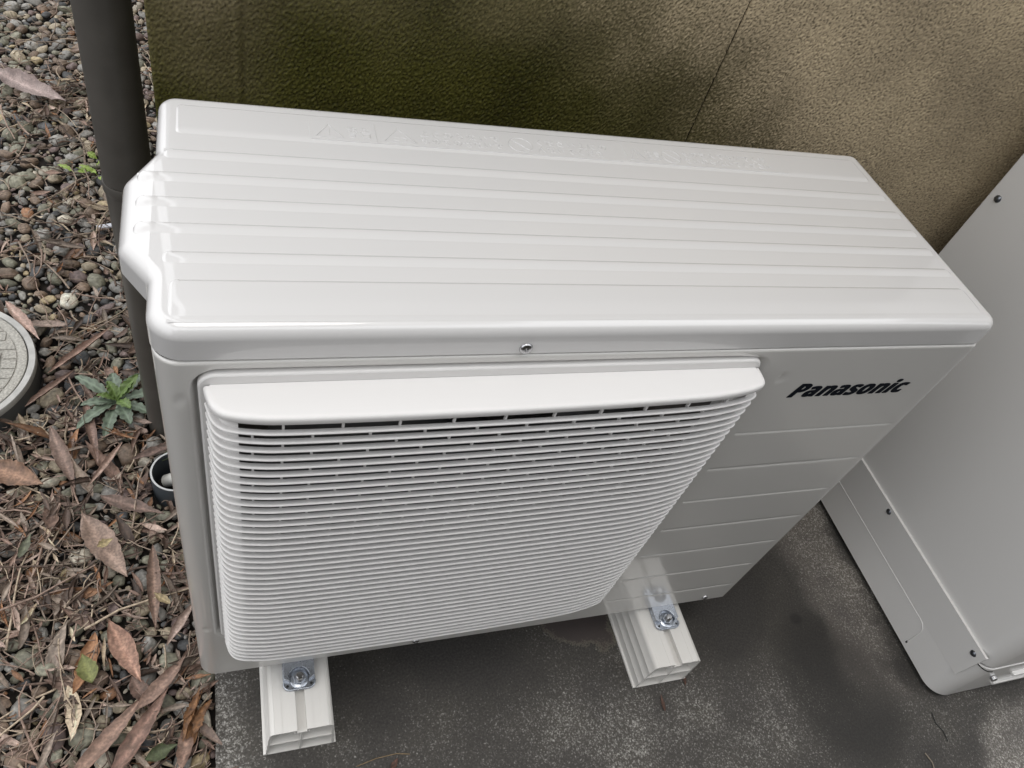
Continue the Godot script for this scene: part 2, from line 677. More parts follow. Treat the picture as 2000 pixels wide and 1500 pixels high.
	core.face(Vector3(x0, 3.2, WALL_Z), Vector3(3.5, 3.2, WALL_Z), Vector3(3.5, 3.2, -4.0), Vector3(x0, 3.2, -4.0), Vector3.UP, Color(0.15, 0.15, 0.15))
	core.face(Vector3(3.5, -0.1, WALL_Z), Vector3(3.5, -0.1, -4.0), Vector3(3.5, 3.2, -4.0), Vector3(3.5, 3.2, WALL_Z), Vector3(1, 0, 0), Color(0.15, 0.14, 0.1))
	core.face(Vector3(x0, -0.1, -4.0), Vector3(3.5, -0.1, -4.0), Vector3(3.5, 3.2, -4.0), Vector3(x0, 3.2, -4.0), Vector3(0, 0, -1), Color(0.15, 0.14, 0.1))
	part("wall_core", core.mesh(), M.stucco, o)


# ---------------------------------------------------------------- the plot's boundary behind the viewer
func boundary_wall() -> void:
	var o := thing("boundary_wall", "dark weathered boundary wall across the narrow yard, facing the white unit", "wall")
	var mb := MB.new()
	rbox(mb, Vector3(1.2, 1.15, 1.7), Vector3(4.4, 2.5, 0.12), 0.006, Color(0.085, 0.08, 0.065))
	part("wall_body", mb.mesh(), M.stucco, o)
	var cp := MB.new()
	rbox(cp, Vector3(1.2, 2.43, 1.7), Vector3(4.44, 0.055, 0.17), 0.008, Color(0.12, 0.115, 0.10))
	part("coping", cp.mesh(), M.stucco, o)


# ---------------------------------------------------------------- the tall tank cabinet at right
func tank() -> void:
	var o := thing("tank_cabinet", "tall pale grey metal tank cabinet standing right of the white unit", "water heater")
	var xp := 1.159
	var zf := 0.196
	var zb := -0.362
	# outline in plan with a round front left corner
	var plan := round_poly([Vector2(xp, zb), Vector2(xp, zf), Vector2(xp + 0.60, zf), Vector2(xp + 0.60, zb)], [0.004, 0.034, 0.034, 0.004], 10)
	var seam_y := B + 0.060
	var up := MB.new()
	var plan_up := round_poly([Vector2(xp + 0.0015, zb), Vector2(xp + 0.0015, zf - 0.0015), Vector2(xp + 0.5985, zf - 0.0015), Vector2(xp + 0.5985, zb)], [0.004, 0.033, 0.033, 0.004], 10)
	prism(up, plan_up, seam_y - 0.02, 1.16, 0.004, flat_xz)
	part("upper_panel", up.mesh(), M.tank_paint, o)
	# the lower cover: front part stops lower than the side
	var lo := MB.new()
	prism(lo, plan, 0.0105, seam_y - 0.024, 0.0012, flat_xz, true)
	var lower := part("lower_cover", lo.mesh(), M.tank_paint, o)
	# side flap: flush at its foot, leaning out towards its top edge
	var sf := MB.new()
	var y0 := B - 0.012
	var y1 := B + 0.063
	var za := -0.355
	var zz := 0.181
	var out := 0.0030
	var p := [Vector3(xp - 0.0004, y0, za), Vector3(xp - 0.0004, y0, zz), Vector3(xp - out, y1, zz + 0.003), Vector3(xp - out, y1, za)]
	sf.face(p[0], p[1], p[2], p[3], Vector3(-1, 0.05, 0))
	sf.face(p[3], p[2], Vector3(xp + 0.0016, y1 + 0.0002, zz + 0.003), Vector3(xp + 0.0016, y1 + 0.0002, za), Vector3.UP)
	sf.face(p[1], p[2], Vector3(xp + 0.003, y1, zz + 0.003), Vector3(xp + 0.003, y0, zz), Vector3(0, 0, 1))
	part("side_flap", sf.mesh(), M.tank_paint, o)
	# the pressed outline of a knock-out near the foot
	var tr := MB.new()
	var ty := B - 0.0155
	var path := [Vector3(xp, ty, -0.355), Vector3(xp, ty, -0.1), Vector3(xp, ty, 0.078)]
	for k in 7:
		var a := PI / 2 * k / 6.0
		path.append(Vector3(xp, ty - 0.018 * (1 - cos(a)), 0.083 + 0.018 * sin(a)))
	path.append(Vector3(xp, B - 0.068, 0.1015))
	var rr := []
	for q in path:
		rr.append(0.0011)
	tube(tr, path, rr, 8)
	part("pressed_line", tr.mesh(), M.tank_paint, o)
	var slot := MB.new()
	rbox(slot, Vector3(xp - 0.0002, B - 0.070, 0.1015), Vector3(0.0012, 0.006, 0.003), 0.0004)
	part("slot", slot.mesh(), M.seam_black, o)
	# curved joint between cover and front panel
	var jt := MB.new()
	var jp := []
	var jr := []
	for k in 13:
		var a := PI / 2 * k / 12.0
		jp.append(Vector3(xp + 0.034 - 0.0345 * cos(a), seam_y - 0.0205 - 0.012 * smoothstep(0.0, 1.0, k / 12.0), zf - 0.034 + 0.0345 * sin(a)))
		jr.append(0.0009)
	tube(jt, jp, jr, 6)
	part("seam", jt.mesh(), M.seam_black, o)
	for s in [[xp - 0.0020, B + 0.052, -0.091], [xp - 0.0018, B + 0.046, 0.168], [xp + 0.0008, B + 0.549, -0.343]]:
		var sc := MB.new()
		lathe(sc, [Vector2(0.0058, -0.001), Vector2(0.0058, 0.0004), Vector2(0.0046, 0.0022), Vector2(0.0025, 0.0031), Vector2(0, 0.0034)], 18, Transform3D(Basis(Vector3(0, 0, 1), PI / 2), Vector3(s[0], s[1], s[2])))
		part("screw", sc.mesh(), M.dark_steel, o)
	# front rails: bottom lip of the front panel and the base pan's rim
	var rail := MB.new()
	rbox(rail, Vector3(xp + 0.345, B - 0.050, zf + 0.001), Vector3(0.48, 0.008, 0.010), 0.002)
	part("base_rim", rail.mesh(), M.tank_paint, o)
	var rail2 := MB.new()
	rbox(rail2, Vector3(xp + 0.345, B - 0.012, zf + 0.002), Vector3(0.46, 0.006, 0.010), 0.002)
	var r2 := part("front_rail", rail2.mesh(), M.tank_paint, o)
	var sc2 := MB.new()
	lathe(sc2, [Vector2(0.0055, -0.004), Vector2(0.0055, 0.001), Vector2(0.004, 0.0025), Vector2(0, 0.003)], 14, Transform3D(Basis(Vector3(1, 0, 0), PI / 2), Vector3(xp + 0.072, B - 0.012, zf + 0.005)))
	part("screw", sc2.mesh(), M.steel, o)
	var foot := MB.new()
	for fx in [xp + 0.06, xp + 0.54]:
		for fz in [zb + 0.06, zf - 0.07]:
			rbox(foot, Vector3(fx, 0.0055, fz), Vector3(0.05, 0.0108, 0.05), 0.001)
	part("feet", foot.mesh(), M.dark_steel, o)


# ---------------------------------------------------------------- dark downpipe at the wall's corner
func downpipe() -> void:
	var o := thing("downpipe", "dark brown round downpipe running down beside the mossy wall's left edge", "drainpipe", Vector3(-0.0560, 0.0, -0.484))
	var ring := B + 0.4
	var lo := MB.new()
	lathe(lo, [Vector2(0.0258, -0.05), Vector2(0.0272, ring - 0.16), Vector2(0.0285, ring - 0.012)], 48)
	part("lower_pipe", lo.mesh(), M.pipe_plastic, o)
	var cr := MB.new()
	lathe(cr, [Vector2(0.0285, ring - 0.014), Vector2(0.0300, ring - 0.013), Vector2(0.0305, ring - 0.011), Vector2(0.0305, ring - 0.001), Vector2(0.0298, ring + 0.001), Vector2(0.027, ring + 0.001)], 48)
	part("collar", cr.mesh(), M.pipe_plastic, o)
	var inner := MB.new()
	lathe(inner, [Vector2(0.0274, ring - 0.005), Vector2(0.0274, 2.6)], 48)
	part("upper_pipe", inner.mesh(), M.pipe_plastic, o)
	# snap-on sleeve with an open seam facing the wall side
	var sl := MB.new()
	lathe(sl, [Vector2(0.0289, ring + 0.002), Vector2(0.0289, 2.6)], 60, Transform3D.IDENTITY, Color.WHITE, deg_to_rad(9.0), deg_to_rad(9.0 + 330.0))
	part("sleeve", sl.mesh(), M.pipe_plastic, o)
	var gap := MB.new()
	lathe(gap, [Vector2(0.0278, ring + 0.002), Vector2(0.0278, 2.6)], 6, Transform3D.IDENTITY, Color.WHITE, deg_to_rad(2.0), deg_to_rad(9.5))
	part("open_seam", gap.mesh(), M.seam_black, o)


# ---------------------------------------------------------------- the white outdoor unit
const RIB_HIGH := 0.0013
const XC := 0.004           # where the lid starts to slope down over the valve bulge
const LID_TOP := B + 0.6315
const LID_LOW := B + 0.6008


func lid_drop(x: float) -> float:
	return tan(deg_to_rad(13.0)) * maxf(0.0, XC - x)


func unit() -> void:
	var o := thing("outdoor_unit", "white air conditioner outdoor unit with ribbed lid and louvred fan grille on two plastic blocks", "air conditioner")
	lid(o)
	body(o)
	grille(o)
	logo(o)
	for k in 2:
		foot_bracket(o, 0.1245 if k == 0 else 0.6765)


func lid(o: Node3D) -> void:
	var pts := [Vector2(0.003, -0.2985), Vector2(0.7962, -0.2985), Vector2(0.7962, -0.003), Vector2(0.003, -0.003), Vector2(0.003, -0.0585), Vector2(-0.0186, -0.094), Vector2(-0.0194, -0.174), Vector2(0.003, -0.2105)]
	var poly := round_poly(pts, [0.0165, 0.014, 0.0135, 0.024, 0.014, 0.016, 0.016, 0.010], 10)
	var dense := PackedVector2Array()
	for i in poly.size():
		var a := poly[i]
		var b := poly[(i + 1) % poly.size()]
		var steps := maxi(1, int(ceil(a.distance_to(b) / 0.0015))) if minf(a.x, b.x) < 0.02 and maxf(a.x, b.x) < 0.03 else 1
		for q in steps:
			dense.push_back(a.lerp(b, float(q) / steps))
	poly = dense
	var nn := poly_normals(poly)
	var k := poly.size()
	var mb := MB.new()
	var r := 0.0115
	var rings := [[0.0022, LID_LOW + 0.0006, -0.9], [0.0004, LID_LOW, -0.4], [0.0, LID_LOW + 0.0008, 0.0]]
	for q in 9:
		var a := PI / 2 * q / 8.0
		rings.append([r * (1 - cos(a)), LID_TOP - r * (1 - sin(a)), a])
	var base := mb.v.size()
	for q in rings:
		for i in k:
			var p: Vector2 = poly[i] - nn[i] * q[0]
			var y: float = q[1]
			var up := sin(q[2])
			if q[2] >= 0.0:
				y -= lid_drop(p.x) * clampf((y - LID_LOW) / (LID_TOP - LID_LOW), 0.0, 1.0)
			var n3 := Vector3(nn[i].x * cos(q[2]), up, nn[i].y * cos(q[2]))
			if p.x < XC and q[2] > 0.0:
				n3 += Vector3(-0.23, 0, 0) * up
			mb.vert(Vector3(p.x, y, p.y), n3.normalized())
	for q in rings.size() - 1:
		for i in k:
			var j := (i + 1) % k
			mb.quad(base + q * k + i, base + q * k + j, base + (q + 1) * k + j, base + (q + 1) * k + i)
	var inner := PackedVector2Array()
	for i in k:
		inner.push_back(poly[i] - nn[i] * r)
	var right := PackedVector2Array([Vector2(XC, -1), Vector2(2, -1), Vector2(2, 1), Vector2(XC, 1)])
	var left := PackedVector2Array([Vector2(XC, -1), Vector2(XC, 1), Vector2(-1, 1), Vector2(-1, -1)])
	for side in 2:
		for pc in Geometry2D.intersect_polygons(inner, right if side == 0 else left):
			var tr := Geometry2D.triangulate_polygon(pc)
			var b0 := mb.v.size()
			var nrm := Vector3.UP if side == 0 else Vector3(-0.225, 0.974, 0)
			for p in pc:
				mb.vert(Vector3(p.x, LID_TOP - lid_drop(p.x), p.y), nrm)
			for i in range(0, tr.size(), 3):
				mb.tri(b0 + tr[i], b0 + tr[i + 1], b0 + tr[i + 2])
	var lp := part("lid", mb.mesh(), M.lid_paint, o)
	# pressed ribs: [z back, z front, x left, x right, soft front slope]
	var ribs := [[-0.2815, -0.2340, 0.0185, 0.7795, 0.0085], [-0.2135, -0.1965, 0.0105, 0.7815, 0.0125], [-0.1815, -0.1645, -0.0085, 0.7825, 0.0125], [-0.1495, -0.1325, -0.0085, 0.7825, 0.0125], [-0.1180, -0.1010, -0.0085, 0.7825, 0.0125], [-0.0850, -0.0680, 0.0125, 0.7825, 0.0125], [-0.0545, -0.0115, 0.0175, 0.7800, 0.022]]
	for q in ribs:
		part("rib", rib(q[0], q[1], q[2], q[3], q[4]), M.lid_paint, lp)
	warning_labels(lp)
	# front screw in the lid's skirt
	var sc := MB.new()
	screw_head(sc, 0.0058)
	var s := part("screw", sc.mesh(), M.steel, o)
	s.position = Vector3(0.2823, B + 0.6075, -0.0028)
	# dark joint under the lid
	var jm := MB.new()
	rbox(jm, Vector3(0.3995, B + 0.598, -0.150), Vector3(0.778, 0.008, 0.272), 0.001)
	part("lid_gasket", jm.mesh(), M.seam_black, o)


func rib(z0: float, z1: float, x0: float, x1: float, soft: float) -> ArrayMesh:
	var high := RIB_HIGH
	var rc := minf(0.007, (z1 - z0) * 0.45)
	soft = minf(soft, (z1 - z0) * 0.76)
	var xs := []
	for i in 17:
		xs.append(x0 + 0.017 * i / 16.0)
	for i in range(1, 12):
		xs.append(lerpf(x0 + 0.017, x1 - 0.014, i / 12.0))
	for i in 15:
		xs.append(x1 - 0.014 + 0.014 * i / 14.0)
	var zs := []
	var nz := 9
	for i in nz:
		zs.append(z0 + 0.0048 * i / (nz - 1))
	for i in range(1, 16):
		zs.append(lerpf(z0 + 0.0048, z1, i / 15.0))
	var rows := []
	for z in zs:
		var r := PackedVector3Array()
		for x in xs:
			# height by distance to the outline: crisp at the back, soft towards the front
			var cx := clampf(x, x0 + rc, x1 - rc)
			var cz := clampf(z, z0 + rc, z1 - rc)
			var d := rc - Vector2(x - cx, z - cz).length()
			if x > x0 + rc and x < x1 - rc:
				d = minf(z - z0, z1 - z)
			elif z > z0 + rc and z < z1 - rc:
				d = minf(x - x0, x1 - x)
			var w := 0.0036 if x > x0 + rc else 0.0019
			var hgt := -0.0003 + (high + 0.0003) * (0.25 * smoothstep(0.0, w, d) + 0.75 * clampf(d / w, 0.0, 1.0)) * smoothstep(0.0, soft, z1 - z)
			if d <= 0.0:
				hgt = -0.0003
			r.push_back(Vector3(x, LID_TOP - lid_drop(x) + hgt * (1.0 + 1.1 * smoothstep(0.010, -0.002, x)), z))
		rows.append(r)
	var mb := MB.new()
	mb.grid(rows, -1.0)
	for i in mb.n.size():
		if mb.n[i].y < 0:
			mb.n[i] = -mb.n[i]
	mb.fix()
	return mb.mesh()


func screw_head(mb: MB, r: float) -> void:
	# faces +z
	var xf := Transform3D(Basis(Vector3(1, 0, 0), PI / 2), Vector3.ZERO)
	lathe(mb, [Vector2(r, -0.001), Vector2(r, 0.0006), Vector2(r * 0.9, 0.0016), Vector2(r * 0.62, 0.0024), Vector2(r * 0.3, 0.0026), Vector2(r * 0.22, 0.0012), Vector2(0, 0.0010)], 24, xf)
	for a in [0.4, 0.4 + PI / 2]:
		var bx := MB.new()
		rbox(bx, Vector3(0, 0, 0.0024), Vector3(r * 0.95, r * 0.16, 0.0006), 0.0002)
		mb.append(bx, Transform3D(Basis(Vector3(0, 0, 1), a), Vector3.ZERO))


# raised safety pictograms and lines of small characters pressed into the lid's rear strip
func stroke(mb: MB, pts: Array, w := 0.00044) -> void:
	var path := []
	var rr := []
	for p in pts:
		path.append(Vector3(p.x, LID_TOP + RIB_HIGH + 0.00045, p.y))
		rr.append(w)
	tube(mb, path, rr, 6)


const GLYPHS := {
	"kei": ["0.1,0.1 0.5,0.1", "0.2,0 0.2,0.2", "0.4,0 0.4,0.2", "0.15,0.25 0.45,0.25 0.42,0.48 0.35,0.5", "0.15,0.36 0.33,0.36", "0.62,0.02 0.55,0.2", "0.55,0.12 0.95,0.12", "0.85,0.14 0.6,0.48", "0.62,0.2 0.95,0.48", "0.3,0.56 0.7,0.56", "0.2,0.65 0.8,0.65", "0.3,0.74 0.7,0.74", "0.3,0.82 0.7,0.82 0.7,1 0.3,1 0.3,0.82"],
	"koku": ["0.3,0 0.2,0.25", "0.25,0.15 0.8,0.15", "0.5,0 0.5,0.45", "0.05,0.45 0.95,0.45", "0.2,0.6 0.8,0.6 0.8,1 0.2,1 0.2,0.6"],
	"chu": ["0.1,0.08 0.25,0.18", "0.05,0.38 0.2,0.48", "0.08,0.95 0.25,0.6", "0.6,0 0.7,0.12", "0.4,0.22 0.95,0.22", "0.45,0.55 0.9,0.55", "0.67,0.22 0.67,0.95", "0.35,0.95 1,0.95"],
	"i": ["0.5,0 0.5,0.1", "0.2,0.1 0.8,0.1", "0.35,0.14 0.4,0.24", "0.65,0.14 0.6,0.24", "0.1,0.27 0.9,0.27", "0.25,0.35 0.75,0.35 0.75,0.62 0.25,0.62 0.25,0.35", "0.25,0.48 0.75,0.48", "0.15,0.75 0.1,0.92", "0.3,0.72 0.33,0.95 0.68,0.95 0.72,0.85", "0.5,0.7 0.57,0.8", "0.8,0.74 0.9,0.88"],
	"ue": ["0.5,0 0.5,0.95", "0.5,0.42 0.85,0.42", "0.05,0.95 0.95,0.95"],
	"ni": ["0.15,0.05 0.1,0.5 0.2,0.95", "0.45,0.2 0.85,0.2", "0.42,0.7 0.55,0.88 0.9,0.85"],
	"no": ["0.55,0.15 0.45,0.7 0.2,0.85 0.08,0.6 0.2,0.25 0.55,0.12 0.88,0.3 0.9,0.6 0.6,0.95"],
	"ra": ["0.35,0.02 0.6,0.15", "0.25,0.3 0.22,0.7 0.5,0.5 0.8,0.6 0.75,0.85 0.35,0.98"],
	"na": ["0.05,0.22 0.55,0.2", "0.35,0 0.12,0.6", "0.7,0.15 0.9,0.3", "0.62,0.4 0.62,0.85 0.4,0.95 0.38,0.75 0.6,0.78 0.9,0.95"],
	"wi": ["0.12,0.12 0.14,0.7 0.28,0.85 0.36,0.65", "0.72,0.2 0.88,0.6"],
	"de": ["0.1,0.2 0.8,0.14 0.5,0.3 0.4,0.6 0.5,0.85 0.75,0.92", "0.75,0.35 0.82,0.48", "0.87,0.3 0.94,0.43"],
	"ku": ["0.7,0.03 0.25,0.48 0.72,0.97"],
	"da": ["0.05,0.25 0.55,0.22", "0.35,0 0.1,0.95", "0.5,0.5 0.85,0.48", "0.48,0.75 0.6,0.9 0.92,0.88", "0.75,0.1 0.8,0.22", "0.88,0.06 0.94,0.18"],
	"sa": ["0.15,0.28 0.85,0.22", "0.4,0 0.75,0.58", "0.2,0.62 0.25,0.88 0.7,0.95"],
	"mo": ["0.45,0 0.38,0.8 0.6,0.97 0.85,0.8 0.8,0.6", "0.12,0.3 0.7,0.3", "0.1,0.52 0.68,0.52"],
	"wo": ["0.15,0.2 0.75,0.18", "0.45,0 0.12,0.5 0.5,0.42 0.52,0.7", "0.88,0.4 0.35,0.65 0.4,0.95 0.85,0.95"],
	"se": ["0.05,0.38 0.95,0.32", "0.72,0.05 0.7,0.6 0.6,0.68", "0.3,0.1 0.3,0.8 0.45,0.92 0.85,0.9"],
	"te": ["0.08,0.2 0.88,0.12 0.5,0.35 0.42,0.65 0.55,0.88 0.8,0.95"],
	"ire": ["0.35,0.02 0.55,0.12 0.1,0.95", "0.5,0.3 0.92,0.95"],
}


func write_line(mb: MB, keys: Array, x: float, z: float, w: float, h: float, gap: float) -> void:
	for key in keys:
		for line in GLYPHS[key]:
			var pts := []
			for s in line.split(" "):
				var ab: PackedStringArray = s.split(",")
				pts.append(Vector2(x + float(ab[0]) * w, z + float(ab[1]) * h))
			stroke(mb, pts, 0.00042)
		x += w + gap


func ring_stroke(mb: MB, c: Vector2, rx: float, rz: float, w := 0.00044) -> void:
	var pts := []
	for k in 25:
		pts.append(c + Vector2(cos(TAU * k / 24) * rx, sin(TAU * k / 24) * rz))
	stroke(mb, pts, w)


func warning_labels(lp: Node3D) -> void:
	var y := LID_TOP + RIB_HIGH
	for q in [[0.131, 0.449, -0.0045], [0.457, 0.662, 0.0]]:
		var plate := MB.new()
		var ps := PackedVector2Array([Vector2(q[0], -0.2705), Vector2(q[1], -0.2705), Vector2(q[1], -0.2405), Vector2(q[0], -0.2405)])
		prism(plate, ps, y - 0.0008, y + 0.00036, 0.0003, flat_xz)
		part("warning_plate", plate.mesh(), M.lid_paint, lp)
	var mb := MB.new()
	var zt := -0.2675
	var zb := -0.2445
	stroke(mb, [Vector2(0.192, -0.2705), Vector2(0.192, -0.2405)], 0.0003)
	# exclamation triangle
	for t in [0.136, 0.460]:
		var w := 0.026 if t < 0.3 else 0.020
		stroke(mb, [Vector2(t + w / 2, zt + 0.002), Vector2(t + w, zb), Vector2(t, zb), Vector2(t + w / 2, zt + 0.002)])
		stroke(mb, [Vector2(t + w / 2, zt + 0.009), Vector2(t + w / 2, zb - 0.0075)])
		stroke(mb, [Vector2(t + w / 2, zb - 0.0045), Vector2(t + w / 2, zb - 0.003)])
	# triangle with an eye-shaped mark
	stroke(mb, [Vector2(0.214, zt + 0.001), Vector2(0.230, zb), Vector2(0.199, zb), Vector2(0.214, zt + 0.001)])
	ring_stroke(mb, Vector2(0.2145, zb - 0.005), 0.0065, 0.003, 0.0003)
	# barred circles
	for cx in [0.338, 0.513]:
		ring_stroke(mb, Vector2(cx, -0.2558), 0.0125 if cx < 0.4 else 0.011, 0.0118)
		stroke(mb, [Vector2(cx - 0.008, -0.264), Vector2(cx + 0.008, -0.2476)])
	write_line(mb, ["kei", "koku"], 0.164, -0.2635, 0.0115, 0.0165, 0.0015)
	write_line(mb, ["chu", "i"], 0.4815, -0.2635, 0.0085, 0.0165, 0.0012)
	write_line(mb, ["ue", "ni", "no", "ra", "na", "wi", "de"], 0.2345, -0.2672, 0.0102, 0.0098, 0.0018)
	write_line(mb, ["mo", "no", "wo", "no", "se", "na", "wi", "de"], 0.2345, -0.2550, 0.0092, 0.0098, 0.0014)
	write_line(mb, ["ku", "da", "sa", "wi", "ue", "ni", "no"], 0.3545, -0.2672, 0.0102, 0.0098, 0.0018)
	write_line(mb, ["ire", "na", "wi", "de", "ku", "da", "sa"], 0.3545, -0.2550, 0.0092, 0.0098, 0.0018)
	write_line(mb, ["mo", "no", "wo", "ire", "te", "na", "wi", "de", "ku", "da"], 0.5275, -0.2672, 0.0098, 0.0098, 0.0016)
	write_line(mb, ["sa", "wi", "no", "ra", "na", "wi", "de", "ku", "da", "sa", "wi"], 0.5275, -0.2550, 0.0092, 0.0098, 0.0014)
	part("embossed_lettering", mb.mesh(), M.lid_paint, lp).set_meta("kind", "stuff")


# signed distance to a rounded rectangle, positive inside
func in_rect(x: float, y: float, xa: float, xb: float, ya: float, yb: float, r: float) -> float:
	var q := Vector2(absf(x - (xa + xb) / 2) - (xb - xa) / 2 + r, absf(y - (ya + yb) / 2) - (yb - ya) / 2 + r)
	return r - minf(maxf(q.x, q.y), 0.0) - Vector2(maxf(q.x, 0), maxf(q.y, 0)).length()


func body(o: Node3D) -> void:
	var xl := 0.0043
	var xr := 0.7926
	var zf := -0.0024
	var top := 0.5990
	# stations across, with a big round left edge and a small right one
	var xs := []
	var zx := []
	var rl := 0.020
	for i in 11:
		var a := PI / 2 * i / 10.0
		xs.append(xl + rl * (1 - cos(a))); zx.append(-rl * (1 - sin(a)))
	var x := 0.0255
	while x < xr - 0.0065:
		xs.append(x); zx.append(0.0)
		x += 0.0016 if (x < 0.045 or (x > 0.524 and x < 0.566)) else (0.0022 if x > 0.774 else (0.012 if x > 0.566 else 0.008))
	for i in 7:
		var a := PI / 2 * i / 6.0
		xs.append(xr - 0.006 + 0.006 * sin(a)); zx.append(-0.006 * (1 - cos(a)))
	var ys := []
	var y := 0.0
	while y < top - 0.004:
		ys.append(y)
		y += 0.0016 if (y > 0.575 or (y > 0.10 and y < 0.13)) else 0.006
	for i in 7:
		for d in [-0.0030, -0.0020, -0.0010, -0.0003, 0.0003, 0.0009, 0.0015]:
			ys.append(0.4650 - 0.0693 * i + d)
	ys.sort()
	var clean := []
	for q in ys:
		if clean.is_empty() or q - clean[-1] > 0.00025:
			clean.append(q)
	ys = clean
	var zy := []
	for q in ys:
		zy.append(0.0)
	for i in 7:
		var a := PI / 2 * i / 6.0
		ys.append(top - 0.003 + 0.003 * sin(a)); zy.append(-0.003 * (1 - cos(a)))
	var rows := []
	for j in ys.size():
		var r := PackedVector3Array()
		var yy: float = ys[j]
		for i in xs.size():
			var xx: float = xs[i]
			var z: float = zf + zx[i] + zy[j]
			# pocket round the fan grille
			var d := in_rect(xx, yy, 0.0268, 0.5420, 0.108, 0.5925, 0.024)
			var wdt := lerpf(0.0055, 0.013, smoothstep(0.48, 0.53, xx))
			z -= 0.0065 * smoothstep(0.0, wdt, d)
			# seven pressed grooves under the lettering
			for g in 7:
				var gy := 0.4650 - 0.0693 * g
				var dy := yy - gy
				if absf(dy) < 0.004:
					var e := smoothstep(0.5614 - 0.001, 0.5614 + 0.0015, xx) * smoothstep(0.7788 + 0.001, 0.7788 - 0.0015, xx)
					z -= 0.0016 * e * smoothstep(0.0015, 0.0003, dy) * smoothstep(-0.0030, -0.0003, dy)
			# two shallow dimples beside the grille
			for dm in [Vector2(0.0205, 0.5560), Vector2(0.5645, 0.5579), Vector2(0.5632, 0.1165), Vector2(0.018, 0.138)]:
				var dd := Vector2(xx - dm.x, (yy - dm.y) * 1.3).length()
				if dd < 0.006:
					z -= 0.0016 * smoothstep(0.0055, 0.001, dd)
			r.push_back(Vector3(xx, B + yy, z))
		rows.append(r)
	var mb := MB.new()
	mb.grid(rows, 1.0)
	# the round-cornered opening behind the grille
	var kept := PackedInt32Array()
	for i in range(0, mb.ix.size(), 3):
		var c := (mb.v[mb.ix[i]] + mb.v[mb.ix[i + 1]] + mb.v[mb.ix[i + 2]]) / 3.0
		if not (c.x > 0.048 and c.x < 0.514 and c.y > B + 0.124 and c.y < B + 0.572):
			kept.append_array([mb.ix[i], mb.ix[i + 1], mb.ix[i + 2]])
	mb.ix = kept
	var fp := part("front_panel", mb.mesh(), M.body_paint, o)
	# sides, back and base pan
	var sh := MB.new()
	var zl := zf - rl
	var zr := zf - 0.006
	sh.face(Vector3(xl, B, zl), Vector3(xl, B + top, zl), Vector3(xl, B + top, -0.292), Vector3(xl, B, -0.292), Vector3(-1, 0, 0))
	sh.face(Vector3(xr, B, zr), Vector3(xr, B + top, zr), Vector3(xr, B + top, -0.292), Vector3(xr, B, -0.292), Vector3(1, 0, 0))
	sh.face(Vector3(xl, B, -0.292), Vector3(xr, B, -0.292), Vector3(xr, B + top, -0.292), Vector3(xl, B + top, -0.292), Vector3(0, 0, -1))
	sh.face(Vector3(xl, B + 0.588, -0.026), Vector3(xr, B + 0.588, -0.026), Vector3(xr, B + 0.588, -0.292), Vector3(xl, B + 0.588, -0.292), Vector3.UP)
	part("casing", sh.mesh(), M.body_paint, o)
	var pan := MB.new()
	rbox(pan, Vector3(0.3985, B + 0.006, -0.155), Vector3(0.776, 0.010, 0.268), 0.002)
	part("base_pan", pan.mesh(), M.dark_steel, o)
	for q in [[0.7486, 0.0100], [0.2812, 0.0100]]:
		var sc := MB.new()
		screw_head(sc, 0.0046)
		var s := part("screw", sc.mesh(), M.steel, o)
		s.position = Vector3(q[0], B + q[1], zf + 0.0004)


func grille_outline(inset: float) -> PackedVector2Array:
	# front curve in plan (x, z), left to right, of the hood and each slat
	var ctrl := [Vector2(0.0372, 0.0), Vector2(0.0392, 0.0085), Vector2(0.0422, 0.0178), Vector2(0.0475, 0.0245), Vector2(0.0560, 0.0288), Vector2(0.0720, 0.0320), Vector2(0.0950, 0.0340), Vector2(0.160, 0.0352), Vector2(0.260, 0.0354), Vector2(0.360, 0.0343), Vector2(0.430, 0.0326), Vector2(0.4700, 0.0307), Vector2(0.4990, 0.0268), Vector2(0.5150, 0.0232), Vector2(0.5235, 0.0195), Vector2(0.5268, 0.0150), Vector2(0.5278, 0.0080), Vector2(0.5280, 0.0)]
	var out := PackedVector2Array()
	for i in ctrl.size() - 1:
		var a: Vector2 = ctrl[maxi(i - 1, 0)]
		var b: Vector2 = ctrl[i]
		var c: Vector2 = ctrl[i + 1]
		var d: Vector2 = ctrl[mini(i + 2, ctrl.size() - 1)]
		for k in 4:
			out.push_back(b.cubic_interpolate(c, a, d, k / 4.0))
	out.push_back(ctrl[-1])
	var res := PackedVector2Array()
	for i in out.size():
		var e := (out[mini(i + 1, out.size() - 1)] - out[maxi(i - 1, 0)]).normalized()
		res.push_back(out[i] - Vector2(-e.y, e.x) * inset)
	return res


# a band that follows the outline: PROFILE gives [inset, y, normal out, normal up] rows
func outline_band(mb: MB, profile: Array) -> void:
	var rows := []
	for q in profile:
		var r := PackedVector3Array()
		for p in grille_outline(q[0]):
			r.push_back(Vector3(p.x, q[1], maxf(p.y, 0.0)))
		rows.append(r)
	mb.grid(rows, 1.0)


func front_at(x: float) -> float:
	var pl := grille_outline(0.0)
	for i in pl.size() - 1:
		if pl[i].x <= x and pl[i + 1].x >= x:
			return lerpf(pl[i].y, pl[i + 1].y, (x - pl[i].x) / maxf(pl[i + 1].x - pl[i].x, 1e-6))
	return 0.0


